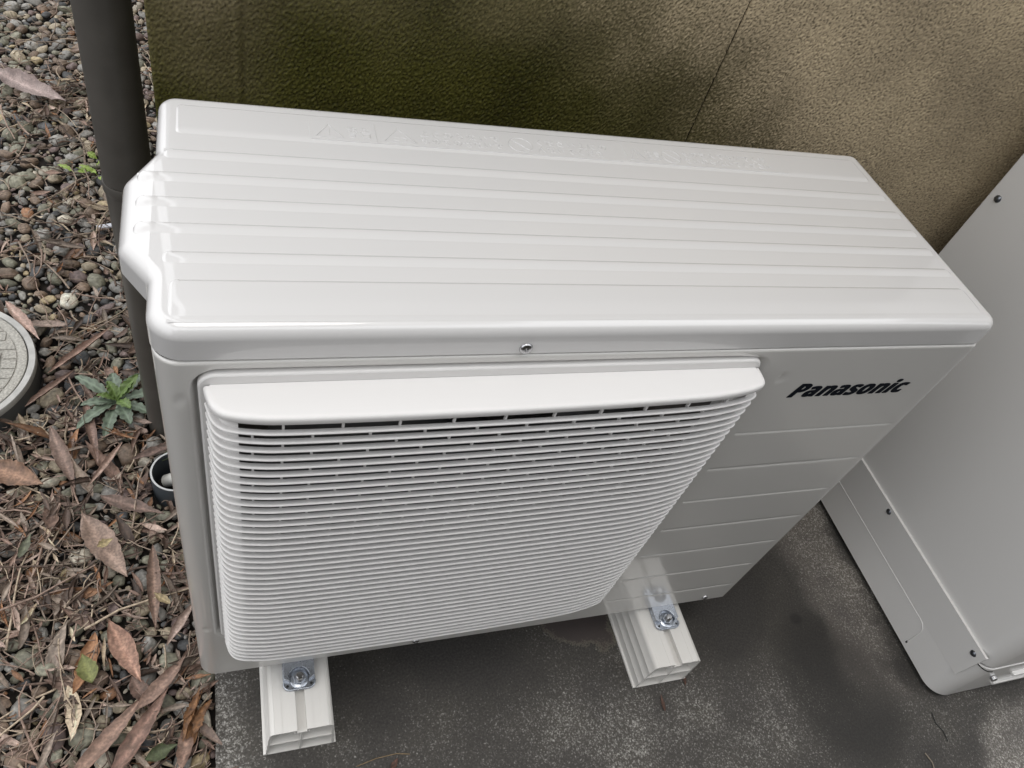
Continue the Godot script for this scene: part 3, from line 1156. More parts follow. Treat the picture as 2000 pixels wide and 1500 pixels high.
func grille(o: Node3D) -> void:
	var g := Node3D.new()
	g.name = "fan_grille"
	o.add_child(g, true)
	var zf := -0.0012
	# base frame: a rounded plate with one large opening
	var fr := MB.new()
	var outer := round_poly([Vector2(0.0335, 0.112), Vector2(0.5285, 0.112), Vector2(0.5285, 0.5865), Vector2(0.0335, 0.5865)], [0.014, 0.014, 0.011, 0.013], 8)
	var rows := []
	var hole := round_poly([Vector2(0.050, 0.128), Vector2(0.512, 0.128), Vector2(0.512, 0.571), Vector2(0.050, 0.571)], [0.012, 0.012, 0.012, 0.012], 8)
	var nn := poly_normals(outer)
	for q in [[0.0, -0.0075], [0.0, zf - 0.0018], [0.0006, zf - 0.0006], [0.0018, zf]]:
		var r := PackedVector3Array()
		for i in outer.size():
			var p: Vector2 = outer[i] - nn[i] * q[0]
			r.push_back(Vector3(p.x, B + p.y, q[1]))
		rows.append(r)
	fr.grid(rows, -1.0, [], true)
	for i in fr.n.size():   # turn normals outwards
		var c := Vector3(0.281, B + 0.35, -0.05)
		if fr.n[i].dot(fr.v[i] - c) < 0:
			fr.n[i] = -fr.n[i]
	fr.fix()
	var b0 := fr.v.size()
	for i in outer.size():
		var p := outer[i] - nn[i] * 0.0018
		fr.vert(Vector3(p.x, B + p.y, zf), Vector3(0, 0, 1))
	for p in hole:
		fr.vert(Vector3(p.x, B + p.y, zf), Vector3(0, 0, 1))
	var k := outer.size()
	for i in k:
		fr.quad(b0 + i, b0 + (i + 1) % k, b0 + k + (i + 1) % k, b0 + k + i)
	for i in hole.size():
		var a := hole[i]
		var b := hole[(i + 1) % hole.size()]
		fr.face(Vector3(a.x, B + a.y, zf), Vector3(b.x, B + b.y, zf), Vector3(b.x, B + b.y, -0.012), Vector3(a.x, B + a.y, -0.012), Vector3(0.281 - a.x, 0.35 - a.y, 0))
	part("grille_frame", fr.mesh(), M.grille_plastic, g)
	# hood
	var hd := MB.new()
	var y1 := B + 0.5765
	outline_band(hd, [[0.0030, y1 - 0.0085], [0.0008, y1 - 0.0082], [0.0, y1 - 0.0070], [0.0, y1 - 0.0036], [0.0004, y1 - 0.0020], [0.0014, y1 - 0.0008], [0.0030, y1 - 0.0002], [0.0048, y1]])
	var tp := grille_outline(0.0048)
	var pl := PackedVector2Array()
	for p in tp:
		if p.y > 0.0:
			pl.push_back(p)
	pl.push_back(Vector2(0.5228, -0.001))
	pl.push_back(Vector2(0.0420, -0.001))
	cap(hd, pl, y1, flat_xz, Vector3.UP)
	cap(hd, pl, y1 - 0.0085, flat_xz, Vector3.DOWN)
	part("hood", hd.mesh(), M.grille_plastic, g)
	# 41 slats, each a mesh instance sharing one curved blade
	var sl := MB.new()
	outline_band(sl, [[0.0057, -0.0006], [0.0018, -0.0013], [0.0006, -0.0010], [0.0, -0.0003], [0.0, 0.0003], [0.0006, 0.0010], [0.0015, 0.0012], [0.0034, 0.0007], [0.0057, -0.0002], [0.0059, -0.0004]])
	var slat := sl.mesh()
	var step := 0.01122
	for i in 41:
		var s := part("slat", slat, M.grille_plastic, g)
		s.position = Vector3(0, B + 0.5562 - step * i, 0.0)
		# the lower slats draw in a little
		s.scale = Vector3(1, 1, 1.0 - 0.06 * smoothstep(36.0, 41.0, i))
	# uprights between the slats, staggered row by row, and the corner walls
	var sp := MB.new()
	for i in 41:
		var yy := B + 0.5562 - step * i + 0.0012
		for kx in 11:
			var xx := 0.0705 + 0.0443 * kx + (0.02215 if i % 2 == 0 else 0.0)
			if xx < 0.50:
				rbox(sp, Vector3(xx, yy, front_at(xx) - 0.0077), Vector3(0.0019, 0.0090, 0.0030), 0.0003)
	part("grille_spacers", sp.mesh(), M.grille_plastic, g).set_meta("kind", "stuff")
	var inl := grille_outline(0.0059)
	for side in 2:
		var cw := MB.new()
		for i in inl.size() - 1:
			var a := inl[i]
			var b := inl[i + 1]
			if (a.x < 0.060 if side == 0 else a.x > 0.513) and a.y > -0.001 and b.y > -0.001:
				var e := (b - a).normalized()
				cw.face(Vector3(a.x, B + 0.112, a.y), Vector3(b.x, B + 0.112, b.y), Vector3(b.x, B + 0.570, b.y), Vector3(a.x, B + 0.570, a.y), Vector3(-e.y, 0, e.x))
		part("grille_cheek", cw.mesh(), M.grille_plastic, g)
	# dark fan chamber and the fan
	var ch := MB.new()
	var z2 := -0.16
	ch.face(Vector3(0.045, B + 0.12, z2), Vector3(0.517, B + 0.12, z2), Vector3(0.517, B + 0.575, z2), Vector3(0.045, B + 0.575, z2), Vector3(0, 0, 1))
	for s in [[Vector3(0.045, B + 0.12, 0), Vector3(0.045, B + 0.575, 0), Vector3(1, 0, 0)], [Vector3(0.517, B + 0.12, 0), Vector3(0.517, B + 0.575, 0), Vector3(-1, 0, 0)], [Vector3(0.045, B + 0.12, 0), Vector3(0.517, B + 0.12, 0), Vector3(0, 1, 0)], [Vector3(0.045, B + 0.575, 0), Vector3(0.517, B + 0.575, 0), Vector3(0, -1, 0)]]:
		var a: Vector3 = s[0]
		var b: Vector3 = s[1]
		ch.face(a + Vector3(0, 0, -0.0085), b + Vector3(0, 0, -0.0085), b + Vector3(0, 0, z2), a + Vector3(0, 0, z2), s[2])
	part("fan_chamber", ch.mesh(), M.dark_inside, o)
	var fan := MB.new()
	lathe(fan, [Vector2(0.055, -0.03), Vector2(0.055, 0.02), Vector2(0.045, 0.028), Vector2(0, 0.030)], 28, Transform3D(Basis(Vector3(1, 0, 0), PI / 2), Vector3.ZERO))
	for bl in 3:
		var rws := []
		for i in 9:
			var rr := 0.05 + 0.165 * i / 8.0
			var r := PackedVector3Array()
			for j in 9:
				var a := TAU * bl / 3.0 + (j / 8.0 - 0.5) * 1.5 + i * 0.03
				r.push_back(Vector3(cos(a) * rr, sin(a) * rr, (j / 8.0 - 0.5) * 0.05))
			rws.append(r)
		fan.grid(rws, 1.0)
	var fo := part("fan", fan.mesh(), M.fan_plastic, o)
	fo.position = Vector3(0.281, B + 0.345, -0.075)


func logo(o: Node3D) -> void:
	var tm := TextMesh.new()
	var f := SystemFont.new()
	f.font_names = PackedStringArray(["Droid Sans"])
	f.font_weight = 700
	tm.font = f
	tm.text = "Panasonic"
	tm.font_size = 64
	tm.pixel_size = 0.001
	tm.depth = 0.01
	tm.curve_step = 1.0
	tm.horizontal_alignment = HORIZONTAL_ALIGNMENT_LEFT
	tm.vertical_alignment = VERTICAL_ALIGNMENT_BOTTOM
	# embolden by drawing it in a heavier cut: the arrays are sheared and scaled to the printed size
	var arr := tm.get_mesh_arrays()
	var vs: PackedVector3Array = arr[Mesh.ARRAY_VERTEX]
	var ns: PackedVector3Array = arr[Mesh.ARRAY_NORMAL]
	var ids: PackedInt32Array = arr[Mesh.ARRAY_INDEX]
	var lo := Vector3(1e9, 1e9, 1e9)
	var hi := -lo
	for p in vs:
		lo = lo.min(p); hi = hi.max(p)
	var w := 0.1475
	var h := 0.0228
	var mb := MB.new()
	for pass_i in 9:                # printed heavy: the same letters laid nine times, a hair apart
		var sx := 0.00078 * (pass_i % 3 - 1)
		var sy := 0.00045 * (floori(pass_i / 3.0) - 1)
		var b0 := mb.v.size()
		for i in vs.size():
			var fx := (vs[i].x - lo.x) / (hi.x - lo.x)
			var fy := (vs[i].y - lo.y) / (hi.y - lo.y)
			mb.vert(Vector3(0.5912 + sx + fx * w + fy * h * 0.36, B + 0.5248 + sy + fy * h, -0.0024 + 0.00004 * pass_i + (0.0003 if vs[i].z > (lo.z + hi.z) / 2 else -0.0002)), ns[i])
		if ids.is_empty():
			for i in range(0, vs.size(), 3):
				mb.tri(b0 + i, b0 + i + 1, b0 + i + 2)
		else:
			for i in range(0, ids.size(), 3):
				mb.tri(b0 + ids[i], b0 + ids[i + 1], b0 + ids[i + 2])
	part("brand_lettering", mb.mesh(), M.logo_ink, o)


func foot_bracket(o: Node3D, cx: float) -> void:
	var ft := Node3D.new()
	ft.name = "foot"
	ft.position = Vector3(cx, 0.083, 0.0)
	o.add_child(ft, true)
	# low plate with rolled rim
	var mb := MB.new()
	var ps := round_poly([Vector2(-0.0205, -0.03), Vector2(0.0205, -0.03), Vector2(0.0205, 0.0325), Vector2(-0.0205, 0.0325)], [0, 0, 0.009, 0.009], 8)
	prism(mb, ps, 0.0004, 0.0034, 0.001, flat_xz, true)
	part("plate", mb.mesh(), M.zinc, ft)
	var rim := MB.new()
	var path := []
	var rad := []
	for p in ps:
		if p.y > -0.025:
			path.append(Vector3(p.x * 0.965, 0.0036, p.y - 0.0008))
			rad.append(0.0014)
	path.sort_custom(func(a, b): return false)
	tube(rim, path, rad, 8)
	part("rolled_rim", rim.mesh(), M.zinc, ft)
	# raised part with a round bite for the bolt
	var hi := MB.new()
	var bite := PackedVector2Array([Vector2(-0.0198, -0.03), Vector2(0.0198, -0.03), Vector2(0.0198, 0.0185), Vector2(0.0145, 0.0215)])
	for k in 17:
		var a := -0.25 + (PI + 0.5) * k / 16.0
		bite.push_back(Vector2(0.0128 * cos(a), 0.0185 - 0.0135 * sin(a)))
	bite.push_back(Vector2(-0.0145, 0.0215))
	bite.push_back(Vector2(-0.0198, 0.0185))
	prism(hi, bite, 0.003, 0.0098, 0.0012, flat_xz)
	part("raised_plate", hi.mesh(), M.zinc, ft)
	for sx in [-1.0, 1.0]:
		var hl := MB.new()
		lathe(hl, [Vector2(0.0017, 0.00355), Vector2(0, 0.00355)], 14, Transform3D(Basis.IDENTITY, Vector3(sx * 0.0150, 0, 0.0262)))
		for i in hl.n.size():
			hl.n[i] = Vector3.UP
		hl.fix()
		part("pin_hole", hl.mesh(), M.seam_black, ft)
	var ws := MB.new()
	lathe(ws, [Vector2(0.0118, 0.0034), Vector2(0.0118, 0.0048), Vector2(0.0113, 0.0052), Vector2(0.004, 0.0052)], 30, Transform3D(Basis.IDENTITY, Vector3(0, 0, 0.0192)))
	part("washer", ws.mesh(), M.zinc, ft)
	var nt := MB.new()
	var hex := PackedVector2Array()
	for k in 6:
		hex.push_back(Vector2(cos(TAU * k / 6 + 0.3), sin(TAU * k / 6 + 0.3)) * 0.0084)
	var zc := 0.0192
	prism(nt, hex, 0.0052, 0.0112, 0.0009, func(x: float, y: float, h: float) -> Vector3: return Vector3(x, h, y + zc))
	part("nut", nt.mesh(), M.zinc, ft)
	var bt := MB.new()
	var prof := []
	for k in 9:
		prof.append(Vector2(0.0047 if k % 2 == 0 else 0.0042, 0.010 + 0.001 * k))
	prof.append(Vector2(0.0036, 0.0192))
	prof.append(Vector2(0.0, 0.0194))
	lathe(bt, prof, 22, Transform3D(Basis.IDENTITY, Vector3(0, 0, zc)))
	part("bolt", bt.mesh(), M.steel, ft)


# ---------------------------------------------------------------- plastic mounting blocks
func blocks() -> void:
	var specs := [[0.1240, 0.0820, "cream plastic mounting block under the left end of the white unit"], [0.6735, 0.0862, "cream plastic mounting block under the right end of the white unit"]]
	for s in specs:
		var o := thing("mounting_block", s[2], "mounting block", Vector3(s[0], 0, s[1]), "plastic blocks carrying the white unit")
		block_parts(o)


func extrude(mb: MB, ps: PackedVector2Array, length := 0.36) -> void:
	prism(mb, ps, -length, 0.0, 0.0003, flat_xy, true)


func block_parts(o: Node3D) -> void:
	var hw := 0.0380
	var ht := 0.0826
	for sx in [-1.0, 1.0]:
		# side wall: leans in, with two fine ridges and a rounded shoulder
		var pts := PackedVector2Array()
		var raw := [Vector2(0.0470, 0.0008), Vector2(0.0470, 0.0042), Vector2(0.0440, 0.0052), Vector2(0.0433, 0.0200), Vector2(0.0438, 0.0208), Vector2(0.0431, 0.0216), Vector2(0.0422, 0.0400), Vector2(0.0427, 0.0408), Vector2(0.0420, 0.0416), Vector2(0.0410, 0.0600), Vector2(0.0414, 0.0608), Vector2(0.0407, 0.0616), Vector2(0.0398, 0.0755), Vector2(0.0388, 0.0795), Vector2(0.0362, 0.0818), Vector2(0.0335, ht), Vector2(0.0335, ht - 0.0026), Vector2(0.0356, ht - 0.0034), Vector2(0.0370, ht - 0.0055), Vector2(0.0382, 0.0600), Vector2(0.0412, 0.0030), Vector2(0.0412, 0.0008)]
		for p in raw:
			pts.push_back(Vector2(p.x * sx, p.y))
		var mb := MB.new()
		extrude(mb, pts)
		part("side_wall", mb.mesh(), M.block_plastic, o)
		# top plate in three strips with fine joints
		var tp := MB.new()
		var xs := [0.0060, 0.0145, 0.0240, 0.0334]
		for k in 3:
			var a: float = xs[k]
			var hs := ht - (0.0001 if k != 1 else 0.0005)
			var b: float = xs[k + 1]
			extrude(tp, PackedVector2Array([Vector2(a * sx, ht - 0.0026), Vector2(b * sx, ht - 0.0026), Vector2(b * sx, hs), Vector2(a * sx, hs)]))
		part("top_plate", tp.mesh(), M.block_plastic, o)
	var sl := MB.new()
	# T-slot: floor with small ledges and its two cheeks
	for r in [[-0.0098, 0.0098, ht - 0.0112, ht - 0.0090], [-0.0082, -0.0061, ht - 0.0092, ht - 0.0024], [0.0061, 0.0082, ht - 0.0092, ht - 0.0024]]:
		extrude(sl, PackedVector2Array([Vector2(r[0], r[2]), Vector2(r[1], r[2]), Vector2(r[1], r[3]), Vector2(r[0], r[3])]))
	part("bolt_slot", sl.mesh(), M.block_plastic, o)
	var wb := MB.new()
	for r in [[-0.0395, 0.0395, 0.0395, 0.0412], [-0.0011, 0.0011, 0.0020, ht - 0.0110], [-0.0415, 0.0415, 0.0008, 0.0030]]:
		extrude(wb, PackedVector2Array([Vector2(r[0], r[2]), Vector2(r[1], r[2]), Vector2(r[1], r[3]), Vector2(r[0], r[3])]), 0.355)
	part("inner_web", wb.mesh(), M.block_plastic, o)


# ---------------------------------------------------------------- drain stub and hose
func drain() -> void:
	var at := Vector3(-0.034, 0.0, -0.361)
	var o := thing("drain_stub", "short open dark pipe standing in the leaf litter beside the unit's left edge", "drain pipe", at)
	var mb := MB.new()
	var hy := 0.030
	lathe(mb, [Vector2(0.0388, -0.08), Vector2(0.0388, hy - 0.0006)], 48)
	lathe(mb, [Vector2(0.0356, hy - 0.0006), Vector2(0.0356, -0.08)], 48)
	part("pipe_wall", mb.mesh(), M.stub_plastic, o)
	var rm := MB.new()
	lathe(rm, [Vector2(0.0388, hy - 0.0008), Vector2(0.0384, hy), Vector2(0.0360, hy), Vector2(0.0356, hy - 0.0008)], 48)
	part("rim", rm.mesh(), M.stub_rim, o)
	var bot := MB.new()
	lathe(bot, [Vector2(0.036, -0.055), Vector2(0, -0.055)], 24)
	for i in bot.n.size():
		bot.n[i] = Vector3.UP
	bot.fix()
	part("bottom_dirt", bot.mesh(), M.soil, o)
	var h := MB.new()
	var path := []
	var rad := []
	var c := Curve3D.new()
	c.add_point(Vector3(-0.052, -0.008, -0.367), Vector3.ZERO, Vector3(0.012, 0.006, 0.003))
	c.add_point(Vector3(-0.016, 0.024, -0.356), Vector3(-0.014, -0.012, -0.003), Vector3(0.014, 0.012, 0.003))
	c.add_point(Vector3(0.030, 0.060, -0.346), Vector3(-0.016, -0.012, -0.002), Vector3(0.02, 0.01, 0.0))
	c.add_point(Vector3(0.090, 0.075, -0.330), Vector3(-0.03, 0, 0), Vector3.ZERO)
	var ln := c.get_baked_length()
	var nst := int(ln / 0.0009)
	for i in nst:
		path.append(c.sample_baked(ln * i / nst, true))
		rad.append(0.0098 + 0.0009 * sin(i * TAU / 4.0))
	tube(h, path, rad, 18)
	var hz := part("drain_hose", h.mesh(), M.hose_plastic, self)
	tag(hz, "white corrugated drain hose hanging into the open dark pipe", "hose")


# ---------------------------------------------------------------- round inspection cover at left
func inspection_cover() -> void:
	var at := Vector3(-0.402, 0.0, -0.592)
	var o := thing("inspection_cover", "round grey drain inspection cover with brick pattern and centre slot among the gravel", "manhole cover", at)
	var top := 0.033
	var rg := MB.new()
	lathe(rg, [Vector2(0.1475, top - 0.012), Vector2(0.1478, top - 0.002), Vector2(0.1466, top), Vector2(0.1372, top), Vector2(0.1362, top - 0.004)], 96)
	part("outer_ring", rg.mesh(), M.cover_ring, o)
	var sd := MB.new()
	lathe(sd, [Vector2(0.1450, -0.05), Vector2(0.1462, top - 0.011), Vector2(0.1475, top - 0.011)], 96)
	part("ring_side", sd.mesh(), M.cover_side, o)
	var gp := MB.new()
	lathe(gp, [Vector2(0.138, top - 0.005), Vector2(0.130, top - 0.005)], 96)
	for i in gp.n.size():
		gp.n[i] = Vector3.UP
	gp.fix()
	part("joint", gp.mesh(), M.seam_black, o)
	var ld := MB.new()
	lathe(ld, [Vector2(0.1350, top - 0.006), Vector2(0.1350, top - 0.0012), Vector2(0.1342, top - 0.0004), Vector2(0.1240, top - 0.0004), Vector2(0.1232, top - 0.0010), Vector2(0.1215, top - 0.0010), Vector2(0.1205, top - 0.0026), Vector2(0.040, top - 0.0026), Vector2(0.0, top - 0.0026)], 96)
	var lid_part := part("cover_plate", ld.mesh(), M.cover_resin, o)
	# raised brick pads, cut by the circle
	var circle := PackedVector2Array()
	for k in 64:
		circle.push_back(Vector2(cos(TAU * k / 64), sin(TAU * k / 64)) * 0.1195)
	var keep_out := round_poly([Vector2(0.040, -0.033), Vector2(0.0985, -0.033), Vector2(0.0985, 0.033), Vector2(0.040, 0.033)], [0.014, 0.014, 0.014, 0.014], 5)
	var rh := 0.0212
	for row in 11:
		var z0 := -0.1166 + rh * row
		for col in 7:
			var x0 := -0.136 + 0.047 * col + (0.0235 if row % 2 else 0.0)
			var ps := PackedVector2Array([Vector2(x0, z0), Vector2(x0 + 0.0445, z0), Vector2(x0 + 0.0445, z0 + rh - 0.0026), Vector2(x0, z0 + rh - 0.0026)])
			for pc in Geometry2D.intersect_polygons(ps, circle):
				for pd in Geometry2D.clip_polygons(pc, keep_out):
					if pd.size() < 3 or Geometry2D.is_polygon_clockwise(pd) and false:
						continue
					var area := 0.0
					for i in pd.size():
						area += pd[i].cross(pd[(i + 1) % pd.size()])
					if absf(area) < 0.00008:
						continue
					var mb := MB.new()
					prism(mb, pd, top - 0.003, top - 0.0008, 0.0004, flat_xz)
					part("tile", mb.mesh(), M.cover_resin, lid_part)
	var hs := MB.new()
	var slot_out := round_poly([Vector2(0.043, -0.030), Vector2(0.095, -0.030), Vector2(0.095, 0.030), Vector2(0.043, 0.030)], [0.006, 0.006, 0.022, 0.022], 8)
	var slot_in := round_poly([Vector2(0.0475, -0.0255), Vector2(0.0905, -0.0255), Vector2(0.0905, 0.0255), Vector2(0.0475, 0.0255)], [0.004, 0.004, 0.018, 0.018], 8)
	var rows := []
	for q in [[slot_out, top - 0.003], [slot_out, top + 0.0006], [slot_in, top + 0.0006], [slot_in, top - 0.0020]]:
		var r := PackedVector3Array()
		for p in q[0]:
			r.push_back(Vector3(p.x, q[1], p.y))
		rows.append(r)
	for i in 3:
		for j in slot_out.size():
			var jj := (j + 1) % slot_out.size()
			var hint := Vector3.UP if i == 1 else (Vector3(rows[i][j].x - 0.069, 0, rows[i][j].z) * (1.0 if i == 0 else -1.0))
			hs.face(rows[i][j], rows[i][jj], rows[i + 1][jj], rows[i + 1][j], hint)
	part("slot_rim", hs.mesh(), M.cover_resin, lid_part)
	var dk := MB.new()
	cap(dk, slot_in, top - 0.0022, flat_xz, Vector3.UP)
	part("handle_slot", dk.mesh(), M.soil, lid_part)


# ---------------------------------------------------------------- gravel
func ico(level: int) -> Array:
	var t := (1.0 + sqrt(5.0)) / 2.0
	var vs := [Vector3(-1, t, 0), Vector3(1, t, 0), Vector3(-1, -t, 0), Vector3(1, -t, 0), Vector3(0, -1, t), Vector3(0, 1, t), Vector3(0, -1, -t), Vector3(0, 1, -t), Vector3(t, 0, -1), Vector3(t, 0, 1), Vector3(-t, 0, -1), Vector3(-t, 0, 1)]
	for i in vs.size():
		vs[i] = vs[i].normalized()
	var fs := [0, 11, 5, 0, 5, 1, 0, 1, 7, 0, 7, 10, 0, 10, 11, 1, 5, 9, 5, 11, 4, 11, 10, 2, 10, 7, 6, 7, 1, 8, 3, 9, 4, 3, 4, 2, 3, 2, 6, 3, 6, 8, 3, 8, 9, 4, 9, 5, 2, 4, 11, 6, 2, 10, 8, 6, 7, 9, 8, 1]
	for l in level:
		var mids := {}
		var nf := []
		for i in range(0, fs.size(), 3):
			var m := []
			for e in 3:
				var a: int = fs[i + e]
				var b: int = fs[i + (e + 1) % 3]
				var key := mini(a, b) * 100000 + maxi(a, b)
				if not mids.has(key):
					mids[key] = vs.size()
					vs.append(((vs[a] + vs[b]) / 2).normalized())
				m.append(mids[key])
			nf.append_array([fs[i], m[0], m[2], fs[i + 1], m[1], m[0], fs[i + 2], m[2], m[1], m[0], m[1], m[2]])
		fs = nf
	return [vs, fs]


func pebble_template(base: Array, angular: float) -> MB:
	var mb := MB.new()
	var planes := []
	for k in 9:
		planes.append([Vector3(rng.randfn(), rng.randfn(), rng.randfn()).normalized(), rng.randf_range(0.62, 0.95) + (1.0 - angular) * 0.18])
	var sx := rng.randf_range(0.8, 1.0)
	var sy := rng.randf_range(0.5, 0.72)
	var off := rng.randf() * 50.0
	var pts := []
	for p in base[0]:
		var q: Vector3 = p
		q *= 1.0 + noise.get_noise_3d(q.x * 1.3 + off, q.y * 1.3, q.z * 1.3) * 0.22
		for pl in planes:
			var d: float = q.dot(pl[0]) - pl[1]
			if d > 0:
				q -= pl[0] * d * 0.85
		pts.append(Vector3(q.x, q.y * sy, q.z * sx))
	var ns := []
	for p in pts:
		ns.append(Vector3.ZERO)
	var fs: Array = base[1]
	for i in range(0, fs.size(), 3):
		var a: Vector3 = pts[fs[i]]
		var g: Vector3 = (pts[fs[i + 1]] - a).cross(pts[fs[i + 2]] - a)
		if g.dot(a) < 0:
			g = -g
		for e in 3:
			ns[fs[i + e]] += g
	for i in pts.size():
		var sh := 1.0 + noise2.get_noise_3d(pts[i].x * 2.4 + off, pts[i].y * 4, pts[i].z * 2.4) * 0.35
		mb.vert(pts[i], ns[i].normalized(), Color(sh, sh, sh))
	for i in range(0, fs.size(), 3):
		mb.tri(fs[i], fs[i + 1], fs[i + 2])
	return mb


const STONE_KINDS := [
	["dark slate grey", 0.13, 0.132, 0.135, 14], ["mid grey", 0.40, 0.385, 0.355, 32], ["greenish grey", 0.34, 0.33, 0.25, 24],
	["brown", 0.31, 0.225, 0.165, 20], ["tan", 0.52, 0.44, 0.32, 14], ["pale cream", 0.74, 0.67, 0.55, 6],
	["purplish brown", 0.27, 0.20, 0.185, 10], ["rusty orange", 0.50, 0.26, 0.14, 2], ["yellowish", 0.56, 0.45, 0.27, 3]]


func stone_kind() -> int:
	var s := 0
	for k in STONE_KINDS:
		s += int(k[4])
	var p := rng.randi_range(0, s - 1)
	for i in STONE_KINDS.size():
		p -= int(STONE_KINDS[i][4])
		if p < 0:
			return i
	return 0


func left_limit(z: float) -> float:
	return -0.236 + (z - 0.0) * 0.135 - 0.05


func free_of_fixtures(x: float, z: float, pad: float) -> bool:
	if Vector2(x + 0.402, z + 0.592).length() < 0.148 + pad:
		return false
	if Vector2(x + 0.034, z + 0.361).length() < 0.040 + pad:
		return false
	if Vector2(x + 0.056, z + 0.484).length() < 0.027 + pad:
		return false
	if z > -0.39 and x > 0.0187 - pad:
		return false
	if z <= -0.39 and x > -0.0092 - pad:
		return false
	return true


func whereabouts(x: float, z: float) -> String:
	var spots := [[-0.402, -0.592, "the round cover"], [-0.133, -0.516, "the green weed"], [-0.034, -0.361, "the drain stub"], [-0.056, -0.484, "the downpipe's foot"], [-0.36, -1.45, "the ragged pink leaf"], [0.02, -0.03, "the slab's corner"], [-0.095, -0.08, "the smooth reddish leaf"], [-0.215, -1.165, "the bright seedling"], [-0.13, -0.245, "the broad pinkish leaf"], [-0.18, -0.985, "the white scrap"], [-0.138, -0.062, "the yellow green leaf"], [-0.19, -0.64, "the rolled pinkish leaf"], [-0.26, -0.38, "the broad border leaf"], [-0.07, 0.03, "the long near leaves"], [-0.05, -0.16, "the pale scrap"]]
	var best := 9.0
	var said := ""
	for s in spots:
		var d := Vector2(x - s[0], z - s[1])
		if d.length() < best:
			best = d.length()
			var far := "just " if best < 0.06 else ("" if best < 0.12 else "well ")
			var dir := ("right of " if d.x > 0 else "left of ") if absf(d.x) > absf(d.y) * 1.6 else (("below " if d.y > 0 else "above ") if absf(d.y) > absf(d.x) * 1.6 else ((("below and " if d.y > 0 else "above and ") + ("right of " if d.x > 0 else "left of "))))
			said = far + dir + s[2]
	return said


func in_view(x: float, z: float) -> bool:
	return x > -0.232 + z * 0.137 - 0.005 and x < (0.018 if z > -0.06 else 0.012 + (z + 0.06) * 0.175) and z < 0.085


func gravel() -> void:
	var fine := ico(2)
	var rough := ico(1)
	var tf := []
	var tr := []
	for k in 10:
		tf.append(pebble_template(fine, 0.9 if k % 3 == 0 else 0.35))
	for k in 8:
		tr.append(pebble_template(rough, 0.6))
	var cell := 0.02
	var taken := {}
	var stuff := MB.new()
	var singles := 0
	var passes := [[0.0140, 0.0190, 420], [0.0105, 0.0140, 1500], [0.0075, 0.0105, 5200], [0.0048, 0.0075, 9000], [0.0028, 0.0048, 12000]]
	for ps in passes:
		for t in ps[2]:
			var z := rng.randf_range(-2.15, 0.14)
			var xl := left_limit(z)
			var x := rng.randf_range(xl, 0.02)
			var r := rng.randf_range(ps[0], ps[1])
			if z < -1.3:
				r *= 1.05
			if not free_of_fixtures(x, z, r * 0.7):
				continue
			var ci := int(floor(x / cell))
			var cj := int(floor(z / cell))
			var ok := true
			for a in range(-2, 3):
				for b in range(-2, 3):
					for q in taken.get((ci + a) * 10007 + cj + b, []):
						if Vector2(q.x - x, q.y - z).length() < (q.z + r) * 0.80:
							ok = false
							break
					if not ok: break
				if not ok: break
			if not ok:
				continue
			var key := ci * 10007 + cj
			if not taken.has(key):
				taken[key] = []
			taken[key].append(Vector3(x, z, r))
			var kind := stone_kind()
			var kk: Array = STONE_KINDS[kind]
			var vv := rng.randf_range(0.8, 1.4)
			var col := Color(kk[1] * vv, kk[2] * vv, kk[3] * vv)
			var bs := Basis.from_euler(Vector3(rng.randfn() * 0.28, rng.randf() * TAU, rng.randfn() * 0.28)) * Basis.from_scale(Vector3(r * rng.randf_range(0.95, 1.25), r, r * rng.randf_range(0.8, 1.0)))
			var y := -0.016 + r * 0.30 + rng.randf() * 0.004
			if ps[0] < 0.006:
				y -= 0.001
			var xf := Transform3D(bs, Vector3(x, y, z))
			var tpl: MB = tf[rng.randi() % tf.size()] if r > 0.0072 else tr[rng.randi() % tr.size()]
			if singles < 240 and r > 0.0105 and in_view(x, z) and z > -1.5:
				var mb := MB.new()
				mb.append(tpl, Transform3D(bs, Vector3.ZERO), col)
				var o := part("pebble", mb.mesh(), M.stone, self)
				o.position = xf.origin
				var said := "%s %s pebble %s" % ["large" if r > 0.0148 else ("middling" if r > 0.0125 else "smallish"), kk[0], whereabouts(x, z)]
				tag(o, said, "pebble", "pebbles alike: " + said)
				singles += 1
			else:
				stuff.append(tpl, xf, col)
	var g := part("gravel", stuff.mesh(), M.stone, self)
	g.set_meta("kind", "stuff")
	g.set_meta("label", "mixed grey and brown gravel filling the strip left of the white unit")
	g.set_meta("category", "gravel")


